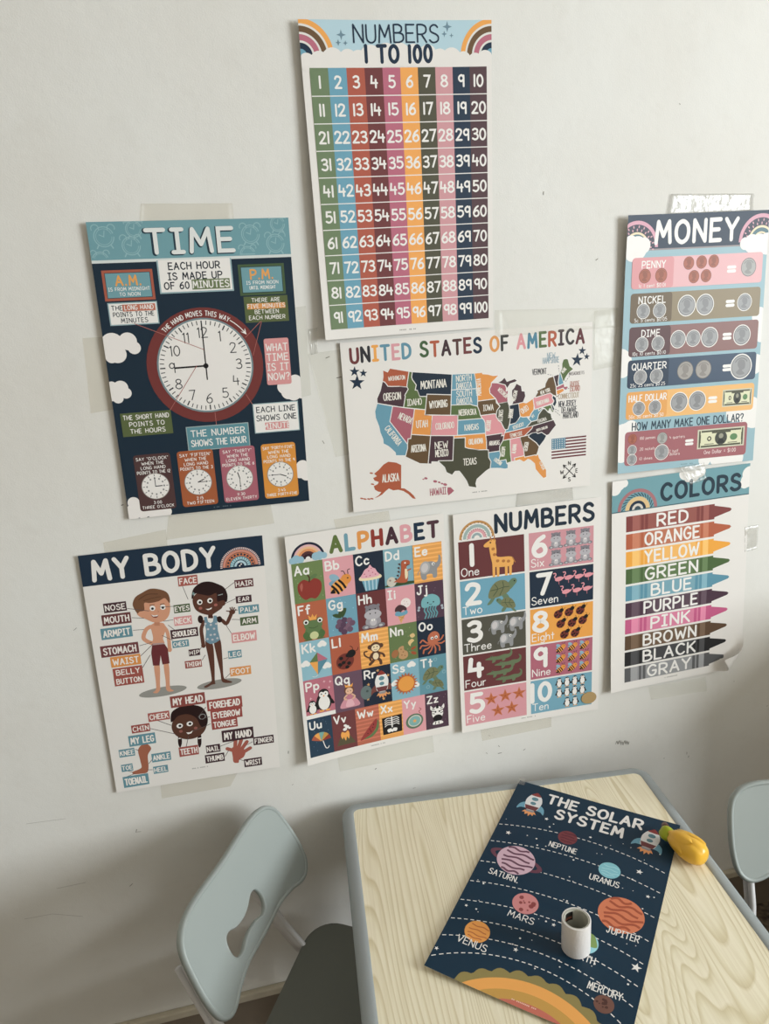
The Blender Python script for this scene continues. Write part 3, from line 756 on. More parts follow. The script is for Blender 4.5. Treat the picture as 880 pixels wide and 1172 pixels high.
def pic_turtle(g, big=True):
    T=(104,128,100); g.p([(6.4,4.6),(8,2.4),(9.4,2.2),(9.9,3.2),(9,4.4),(7.6,5.6)],T); g.e(9.1,3,.25,.25,BLACK)
    g.p([(1,8.6),(.4,9.6),(1.6,9.4),(3,7.6),(2.4,7)],T); g.p([(6.4,6.6),(7.6,8.6),(6.2,8.8),(5,7)],T)
    g.p([(1,7.6),(1.4,4.8),(3.4,2.6),(6,2.4),(7.6,4),(7.4,6),(4.4,7.4)],(120,124,88))
    for pts in ([(3,3.4),(3.8,5),(2.4,7)],[(5.4,2.8),(5.6,4.6),(4.4,7)],[(1.6,5.2),(3.8,5),(5.6,4.6),(7.4,4.6)]): g.l(pts,.22,(72,84,62))
def pic_umbrella(g):
    cs=(RUST,ORANGE,(120,170,160),(200,150,70),RED)
    g.l([(5.2,4),(6.4,8.6),(7.4,9.2),(8,8.4)],.35,WHITE)
    for k in range(5):
        a0,a1=math.radians(196+k*32),math.radians(196+(k+1)*32); g.p([(4.8,5.4)]+[(4.8+4.2*math.cos(a0+(a1-a0)*j/5),5.2+4*math.sin(a0+(a1-a0)*j/5)) for j in range(6)],cs[k],False)
def pic_volcano(g):
    g.p([(1,9.8),(3.2,5),(6.4,5),(9.4,9.8)],(92,84,62),False); g.p([(3,5.2),(3.6,3.6),(5,4.2),(6.2,3.4),(6.8,5.2),(6.4,7.4),(5.6,6.2),(5,8),(4.2,6.2),(3.6,7)],ORANGE)
    for x,y,r in ((5,2.6,.9),(6,1.6,.9),(5.2,.8,.7),(7,2.4,.6)): g.e(x,y,r,r*.8,WHITE)
def pic_melon(g):
    g.p([(1,9.4),(5,8.4),(8,5.6),(8.8,1.6),(9.6,2.6),(9,6.4),(5.6,9.4)],GREEN); g.p([(1,9.4),(8.2,1),(8.6,4),(6.8,7),(4,8.8)],(158,62,60))
    for x,y in ((4.4,7.2),(5.8,6.4),(6.8,4.8),(7.2,3.4),(5.4,5.4)): g.e(x,y,.22,.3,BLACK)
def pic_xray(g):
    g.p([(.6,1.6),(9.6,1.2),(9.4,9.6),(.8,9.8)],BLACK,False); g.l([(5,1.8),(5,6.6)],.55,WHITE)
    for y in (2.4,3.4,4.4,5.4):
        g.l([(4.8,y),(3,y-.3),(1.8,y+.5)],.36,WHITE); g.l([(5.2,y),(7,y-.3),(8.2,y+.5)],.36,WHITE)
    g.p([(2.8,7.6),(4.4,7.2),(5,7.9),(5.6,7.2),(7.2,7.6),(6.8,9),(5.4,8.8),(5,9.3),(4.6,8.8),(3.2,9)],WHITE)
def pic_yoyo(g):
    g.l([(7.6,3),(7,1.8),(8,1),(7.2,.1)],.25,RED); g.e(4.8,6.2,4,3.6,(92,120,96),-.3); g.e(4.9,6.1,3.1,2.8,(206,202,190),-.3); g.e(4.9,6.1,2.6,2.3,(128,178,176),-.3); g.P.star(*g.t(4.9,6.1),1.1*g.k,ORANGE)
def pic_zebra(g):
    g.e(5,4.4,2.6,3.2,WHITE); g.e(5,7,2.1,1.7,BLACK); g.p([(3.2,2.2),(2,.4),(1.8,2.2),(2.8,3)],WHITE); g.p([(6.8,2.2),(8,.4),(8.2,2.2),(7.2,3)],WHITE); g.p([(4.4,2),(5,0),(5.6,2)],BLACK)
    for y in (2.2,3.2,4.4): g.l([(2.6,y),(3.6,y+.3)],.32,BLACK); g.l([(7.4,y),(6.4,y+.3)],.32,BLACK)
    g.e(4.1,3.8,.4,.45,BLACK); g.e(5.9,3.8,.4,.45,BLACK); g.p([(2.8,10),(3.4,8.6),(6.6,8.6),(7.2,10)],WHITE); g.l([(4,8.8),(3.8,9.9)],.35,BLACK); g.l([(5.4,8.8),(5.4,9.9)],.35,BLACK)
def pic_giraffe(g):
    C=(240,172,88); S_=(186,118,62)
    for x in (3.6,4.6,6.6,7.6): g.p([(x-.3,6),(x+.45,6),(x+.3,10),(x-.3,10)],C,False)
    g.p([(2.6,1.2),(4,1),(4.4,3.4),(4.6,5),(8,5.4),(8.4,7),(7.6,7.6),(4,7.4),(3.2,6)],C); g.p([(2.8,.9),(4.2,.8),(3.8,2.2),(1.8,2.4),(1.4,1.8)],C)
    g.l([(3.2,.9),(3,0)],.25,S_); g.l([(3.9,.9),(4,0)],.25,S_); g.l([(8.2,5.6),(8.8,6.8)],.25,S_)
    for x,y in ((3.6,3),(3.9,4.4),(4.6,6),(6,6.2),(7.2,6.4)): g.e(x,y,.42,.36,S_)
    g.e(3,1.4,.2,.2,BLACK)
def pic_croc(g):
    C=(104,120,88); g.p([(.2,4.6),(2.6,3.8),(5,4),(7,3.6),(8.6,3.8),(9.4,2.8),(9,1.4),(9.9,2.2),(9.8,4.4),(8.4,5.6),(5,5.8),(2.6,5.4)],C)
    g.p([(3,5.2),(2.6,6.8),(3.6,6.6),(4,5.4)],C); g.p([(6.4,5.2),(6.2,6.8),(7.2,6.6),(7.4,5.4)],C); g.e(2.6,3.7,.4,.4,C); g.e(2.6,3.7,.18,.18,BLACK)
def pic_starfish(g):
    p=[]
    for k in range(10):
        t=-PI/2+k*PI/5; r=4.8 if k%2==0 else 1.9; p.append((5+r*math.cos(t),5.2+r*math.sin(t)))
    g.p(p,(204,112,70),False)
    for k in range(5):
        t=-PI/2+k*2*PI/5; g.l([(5,5.2),(5+3*math.cos(t),5.2+3*math.sin(t))],.3,(166,80,50),False)
def pic_flamingo(g):
    F=(232,150,160); g.l([(5.6,7),(5.6,9.8)],.3,(226,130,140)); g.e(5.6,6,3,1.6,F,-.15); g.p([(7.6,5.4),(9.8,4.8),(8.4,6.6)],F); g.l([(3.4,5.6),(2.4,4.2),(3.4,3),(3,1.8),(1.6,1.9)],.75,F); g.p([(1.2,1.8),(.6,2.8),(1.6,2.5)],BLACK)

# ================================================================ NUMBERS 1 TO 100
P = Poster(11, 17, [(340.8,21.9),(562.4,22.8),(564.4,374.5),(372.7,389.3)], (.007,.003,.002,.014), wave=(.001,.004,.001))
P.part('header_banner')
P.rect(0,0,11,1.75,SKY)
for cx,a0,a1 in ((0,-90,0),(11,180,270)):
    P.part('rainbow_print'); rainbow(P,cx,1.78,1.85,((1,.86,ORANGE),(.86,.8,(226,222,216)),(.8,.64,BROWN),(.64,.58,(226,222,216)),(.58,.42,ROSE),(.42,.36,(226,222,216)),(.36,.2,NAVY),(.2,.001,BLUE)),a0,a1)
P.part('cloud_print'); P.cloud([(.3,2.05,.45),(1,2.0,.5),(1.75,1.95,.62),(2.6,1.9,.5),(3.2,1.95,.5),(3.9,1.85,.65),(4.8,1.65,.55),(5.6,1.7,.6),(6.4,1.7,.55),(7.2,1.75,.55),(7.9,1.9,.5),(8.6,1.95,.6),(9.3,2.0,.45),(10,2.05,.42),(10.6,2.0,.5)],(232,227,222))
P.rect(0,1.95,11,2.3,(232,227,222))
for x,y,r in ((2.3,.72,.27),(2.12,1.1,.16),(2.52,1.12,.13),(8.38,.32,.28),(8.2,.68,.17),(8.62,.76,.13)): P.part('star_print'); P.star(x,y,r,(110,140,156),4,.34)
P.part('title_lettering')
P.text('NUMBERS',5.42,1.1,.86,NAVY,.1,maxw=4.85,xs=1.3,jit=.05)
P.text('1 TO 100',5.5,2.06,.8,NAVY,.235,maxw=3.8,jit=.03)
COL100=(SAGE,BLUE,(184,92,74),MAROON,(192,106,128),(248,168,86),OLIVE,(212,152,158),(44,60,80),(90,66,72))
for k in range(10):
    P.part('number_column')
    u0=.41+k*1.028; P.rect(u0,2.34,u0+1.028,16.42,COL100[k])
    for r in range(10):
        v0=2.34+r*1.408
        P.text(str(r*10+k+1),u0+.514,v0+1.0,.57,WHITE,.19,maxw=.8,jit=.04,caps=True,sp=.24)
        if r: P.rect(u0,v0-.025,u0+1.028,v0+.025,WHITE)
P.part('small_print'); small_print(P,5.3,16.74,1.1)
P.build('educational_poster','tall poster titled NUMBERS 1 TO 100 with ten striped columns, highest on the wall','poster','educational posters taped to the wall')

# ================================================================ TIME
P = Poster(11, 17, [(98,254.2),(329.9,248.9),(354,573),(147.8,594.4)], (.005,.001,.002,.004), wave=(0,.002,.003))
TN=(30,48,64)
P.part('background_print'); P.rect(0,2.1,11,17,TN)
P.part('header_banner'); P.rect(0,0,11,2.1,TEAL); P.rect(0,2.0,11,2.16,(214,220,218))
P.K(90,240,3.385)
for x,y,r in ((97,105,.52),(203,140,.48),(212,75,.42),(665,95,.5),(762,130,.5),(770,55,.4),(85,195,.42),(655,172,.42)):
    u,v=P.c(x,y); c=(146,186,192)
    A=lambda a0,a1,rr,cx=u,cy=v:[(cx+rr*math.cos(math.radians(t)),cy+rr*math.sin(math.radians(t))) for t in range(a0,a1+1,18)]
    P.line([q for q in A(0,342,r) if q[1]<1.98],.05,c,caps=False); P.line([q for q in A(0,342,r*.8) if q[1]<1.98],.03,c,caps=False)
    for sg in (-1,1):
        P.line([q for q in A(150,390,r*.38,u+sg*r*.8,v-r*.85) if 0<q[1]<1.98],.05,c,caps=False)
        if v+r*1.2<2: P.line([(u+sg*r*.6,v+r*.8),(u+sg*r*.8,v+r*1.15)],.07,c)
    if v<1.9: P.line([(u-r*.45,v-r*.2),(u,v),(u+r*.1,v-r*.6)],.05,c)
P.part('title_lettering')
P.text('TIME',5.32,1.72,1.2,(38,60,74),.25,maxw=4.7,xs=1.3); P.text('TIME',5.38,1.69,1.2,(226,228,226),.19,maxw=4.7,xs=1.3)
P.part('fact_box'); P.rect(3.42,2.1,7.55,3.92,(150,178,184)); P.rect(3.5,2.1,7.47,3.84,WHITE)
for i,t in enumerate(('EACH HOUR','IS MADE UP')): P.text(t,5.45,2.62+i*.55,.36,(34,42,54),.18,maxw=3)
P.text('OF 60',3.7,3.68,.36,(34,42,54),.18,al='l',maxw=1.35); P.rect(5.22,3.2,7.35,3.76,(112,126,88)); P.text('MINUTES',6.28,3.66,.36,WHITE,.18,maxw=2)
def sign(n,a,b,fc,ic,head,l1,l2):
    P.part(n); u0,v0=P.c(*a); u1,v1=P.c(*b); P.rect(u0,v0,u1,v1,fc); P.rect(u0+.14,v0+.14,u1-.14,v1-.14,(40,60,74)); P.rect(u0+.17,v0+.17,u1-.17,v1-.17,ic)
    m_=(u0+u1)/2; P.text(head,m_,v0+.82,.5,(236,162,84),.2,maxw=1.5); P.text(l1,m_,v0+1.12,.18,WHITE,.16,maxw=u1-u0-.5); P.text(l2,m_,v0+1.4,.18,WHITE,.16,maxw=1.5)
sign('fact_sign',(86,236),(298,347),(176,92,72),TEAL,'A.M.','IS FROM MIDNIGHT','TO NOON')
sign('fact_sign',(615,213),(803,326),(74,96,66),TEAL,'P.M.','IS FROM NOON','UNTIL MIDNIGHT')
P.part('fact_box'); a,b=P.c(110,362),P.c(313,441); u0,v0,u1,v1=a[0],a[1],b[0],b[1]; P.rect(u0,v0,u1,v1,(150,178,184)); P.rect(u0+.06,v0+.06,u1-.06,v1-.06,WHITE)
P.text('THE',u0+.18,v0+.42,.25,(40,50,60),.16,al='l'); P.rect(u0+.78,v0+.12,u1-.12,v0+.5,(196,112,90)); P.text('LONG HAND',(u0+.78+u1-.12)/2,v0+.42,.25,WHITE,.16,maxw=1.55)
P.text('POINTS TO THE',(u0+u1)/2,v0+.78,.24,(40,50,60),.16,maxw=2.2); P.text('MINUTES',(u0+u1)/2,v0+1.12,.24,(40,50,60),.16)
P.part('fact_box'); a,b=P.c(638,338),P.c(815,430); u0,v0,u1,v1=a[0],a[1],b[0],b[1]; P.rect(u0,v0,u1,v1,(92,104,64))
for i,t in enumerate(('THERE ARE','FIVE MINUTES','BETWEEN','EACH NUMBER')):
    if i==1: P.rect(u0+.16,v0+.4,u1-.16,v0+.72,(226,152,84))
    P.text(t,(u0+u1)/2,v0+.33+i*.33,.22,WHITE,.16,maxw=u1-u0-.35)
P.part('cloud_print')
for b in ([(100,530,.55),(130,520,.62),(190,510,.5),(215,535,.36),(150,560,.5)],):
    P.part('cloud_print'); P.cloud([P.c(x,y)+(r,) for x,y,r in b],CLOUD)
P.K(110,410,3.385)
for b in ([(60,140,.4),(95,115,.42),(115,135,.32),(85,155,.3),(60,110,.3)],[(770,90,.42),(730,110,.45),(765,135,.45),(745,130,.45),(795,130,.4),(790,100,.4)],[(800,420,.42),(790,440,.42),(815,450,.4)],[(140,600,.5),(180,590,.5),(230,600,.45),(270,595,.35),(145,560,.35)],[(60,-5,.35),(90,-10,.2)]):
    P.part('cloud_print'); P.cloud([P.c(x,y)+(r,) for x,y,r in b],CLOUD)
P.part('clock_face')
P.ell(5.5,8.1,3.34,3.34,(122,56,54)); P.ell(5.5,8.1,2.76,2.76,(120,140,146)); P.ell(5.5,8.1,2.66,2.66,(236,231,227))
for k in range(60):
    t=k*PI/30; r0=2.36 if k%5 else 2.3
    P.line([(5.5+r0*math.sin(t),8.1-r0*math.cos(t)),(5.5+2.6*math.sin(t),8.1-2.6*math.cos(t))],.05 if k%5 else .075,(60,62,66),caps=False)
for k in range(1,13):
    t=k*PI/6; P.text(str(k).replace('1','\x01'),5.5+1.92*math.sin(t),8.1-1.92*math.cos(t)+.28,.56,(52,54,58),.1,sp=.2)
P.text('THE HAND MOVES THIS WAY',0,0,.27,WHITE,.16,curve=(5.5,8.1,2.88,-.12),maxw=3.9)
aa=[(5.5+3.02*math.sin(t),8.1-3.02*math.cos(t)) for t in (.58,.7,.82,.92)]; P.line(aa,.05,WHITE); P.poly([aa[-1],(aa[-1][0]-.22,aa[-1][1]-.02),(aa[-1][0]+.12,aa[-1][1]+.16),(aa[-1][0]+.05,aa[-1][1]-.22)],WHITE)
P.part('clock_hand','long thin black clock hand pointing to twelve'); P.line([(5.5,8.9),(5.5,5.75)],.07,BLACK)
P.part('clock_hand','short thick black clock hand pointing to nine'); P.line([(5.5,8.1),(3.75,8.12)],.1,BLACK); P.ell(5.5,8.1,.15,.15,BLACK)
for a,b in (((390,28),(285,203)),((460,210),(466,262)),((580,140),(605,178))): P.part('leader_line'); P.line([P.c(*a),P.c(*b)],.035,(176,104,98),caps=False)
P.K(90,240,3.385)
for a,b in (((215,441),(485,542)),((705,432),(645,495)),((708,432),(675,565))): P.part('leader_line'); P.line([P.c(*a),P.c(*b)],.035,(176,104,98),caps=False)
P.part('fact_box'); a,b=P.c(725,497),P.c(818,700); u0=8.98;u1=10.45;v0=P.c(722,500)[1];v1=v0+2.75; P.rect(u0,v0,u1,v1,(222,150,150),.12)
for i,t in enumerate(('WHAT','TIME','IS IT','NOW?')): P.text(t,(u0+u1)/2,v0+.72+i*.58,.4,WHITE,.15,maxw=1.25)
P.K(110,410,3.385)
def fbox(a,b,fill,edge,ls,tc,hl=None):
    P.part('fact_box'); a=P.c(*a); b=P.c(*b); u0,v0,u1,v1=a[0],a[1],b[0],b[1]
    if edge: P.rect(u0-.05,v0-.05,u1+.05,v1+.05,edge)
    P.rect(u0,v0,u1,v1,fill); n=len(ls); h=(v1-v0)/(n+.35)
    for i,t in enumerate(ls):
        if hl and hl[0]==i: P.rect((u0+u1)/2-hl[2]/2,v0+h*(i+.22),(u0+u1)/2+hl[2]/2,v0+h*(i+1.1),hl[1]); 
        P.text(t,(u0+u1)/2,v0+h*(i+.97),h*.62,hl[3] if hl and hl[0]==i else tc,.16,maxw=(u1-u0)*.9)
fbox((92,215),(299,290),(92,104,64),None,('THE SHORT HAND','POINTS TO','THE HOURS'),WHITE)
fbox((350,270),(594,338),(94,146,158),(160,176,178),('THE NUMBER','SHOWS THE HOUR'),WHITE)
fbox((608,180),(786,275),WHITE,(150,178,184),('EACH LINE','SHOWS ONE','MINUTE'),(40,50,60),(2,(222,150,150),1.45,WHITE))
for k,(cc,ls,tm,wd,ha,ma) in enumerate((((84,58,58),('SAY "O\'CLOCK"','WHEN THE','LONG HAND','POINTS TO THE 12'),'3:00','THREE O\'CLOCK',90,0),
        ((172,92,56),('SAY "FIFTEEN"','WHEN THE','LONG HAND','POINTS TO THE 3'),'2:15','TWO FIFTEEN',67,90),
        ((176,98,112),('SAY "THIRTY"','WHEN THE','LONG HAND','POINTS TO THE 6'),'11:30','ELEVEN THIRTY',345,180),
        ((226,146,58),('SAY "FORTY-FIVE"','WHEN THE','LONG HAND','POINTS TO THE 9'),'3:45','THREE FORTY-FIVE',112,270))):
    P.part('clock_card'); u0=.72+k*2.51; P.rect(u0,13.1,u0+2.12,16.6,cc,.18); m_=u0+1.06
    for i,t in enumerate(ls): P.text(t,m_,13.46+i*.28,.18,WHITE,.17,maxw=1.9)
    P.ell(m_,15.1,.82,.82,(150,140,134)); P.ell(m_,15.1,.78,.78,(236,231,227))
    for j in range(12):
        t=j*PI/6; P.line([(m_+.62*math.sin(t),15.1-.62*math.cos(t)),(m_+.74*math.sin(t),15.1-.74*math.cos(t))],.04,(90,90,92),caps=False)
        P.ell(m_+.5*math.sin(t),15.1-.5*math.cos(t),.05,.06,(130,130,130))
    for an,r,wd_ in ((ha,.38,.06),(ma,.55,.04)): P.line([(m_,15.1),(m_+r*math.sin(math.radians(an)),15.1-r*math.cos(math.radians(an)))],wd_,BLACK)
    P.text(tm,m_,16.2,.17,WHITE,.17); P.text(wd,m_,16.47,.17,WHITE,.17,maxw=1.9)
P.part('small_print'); small_print(P,5.6,16.8,1.1,(92,106,118))
P.build('educational_poster','dark navy poster titled TIME with a large maroon clock and four small clock cards','poster','educational posters taped to the wall')

# ================================================================ UNITED STATES OF AMERICA
P = Poster(17, 11, [(388.8,392.4),(678.2,368.2),(675,555.5),(404.7,586.5)], (.002,.001,.002,.004), wave=(.002,.002,.001))
P.K(380,360,2.839)
P.part('title_lettering')
USC=(MAROON,NAVY,ORANGE,(98,148,170),PINK,TEAL,BLACK,GREEN,RUST,MAROON,ORANGE,PLUM)
tl=[('U',MAROON),('N',(52,52,58)),('I',ORANGE),('T',(98,148,170)),('E',PINK),('D',(98,148,170)),(' ',0),('S',(70,100,66)),('T',RUST),('A',(70,52,58)),('T',(92,60,58)),('E',MAROON),('S',NAVY),(' ',0),('O',(226,152,84)),('F',(64,64,62)),(' ',0),('A',(226,150,156)),('M',(84,136,160)),('E',(88,112,66)),('R',RUST),('I',(70,54,60)),('C',(64,60,62)),('A',(104,52,58))]
full=''.join(t for t,_ in tl); h=.86; sp=.36; tw=P.width(full,h,.21,sp); xs=15.75/tw; x=.62
for ch,cc in tl:
    gw=.62 if ch==' ' else GLYPH[ch][0]/10
    if ch!=' ': P.text(ch,x+gw*h*xs/2,1.28+random.uniform(-.03,.03),h,cc,.21,xs=xs)
    x+=(gw*h if ch==' ' else (gw+sp)*h)*xs
for x,y,r in ((72,186,.34),(100,191,.27),(80,222,.5),(812,118,.3),(827,137,.24),(795,148,.46)): u,v=P.c(x,y); P.part('star_print'); P.star(u,v,r,NAVY,5,.4,.1)
def albers(lo,la):
    R_=math.radians; p1,p2,l0=R_(29.5),R_(45.5),R_(37.5); n=(math.sin(p1)+math.sin(p2))/2; C_=math.cos(p1)**2+2*n*math.sin(p1)
    rho=math.sqrt(C_-2*n*math.sin(R_(la)))/n; r0=math.sqrt(C_-2*n*math.sin(l0))/n; th=n*R_(lo+96)
    return (rho*math.sin(th),r0-rho*math.cos(th))
LM=[((-124.7,48.4),(157,177)),((-124.2,42),(136,290)),((-117.13,32.53),(228,460)),((-97.15,25.95),(455,562)),((-80.4,25.2),(690,530)),((-67,44.8),(780,178)),((-69,47.4),(765,143)),((-104.05,49),(382,193)),((-109.05,37),(312,394)),((-94.62,37),(493,390)),((-95.15,49.4),(472,187))]
A_=np.array([list(albers(*a))+[1] for a,_ in LM]); B_=np.array([P.c(*b) for _,b in LM])
AFF=np.linalg.lstsq(A_,B_,rcond=None)[0]
def geo(lo,la): q=np.array(list(albers(lo,la))+[1])@AFF; return (q[0],q[1])
UO,UP_,UB,UK,UG,UN=(232,150,74),(78,56,64),(104,156,178),(226,150,156),(92,112,66),(36,50,66); UBR=(104,80,54); UOL=(78,78,62); URO=(176,98,112); URU=(182,92,64)
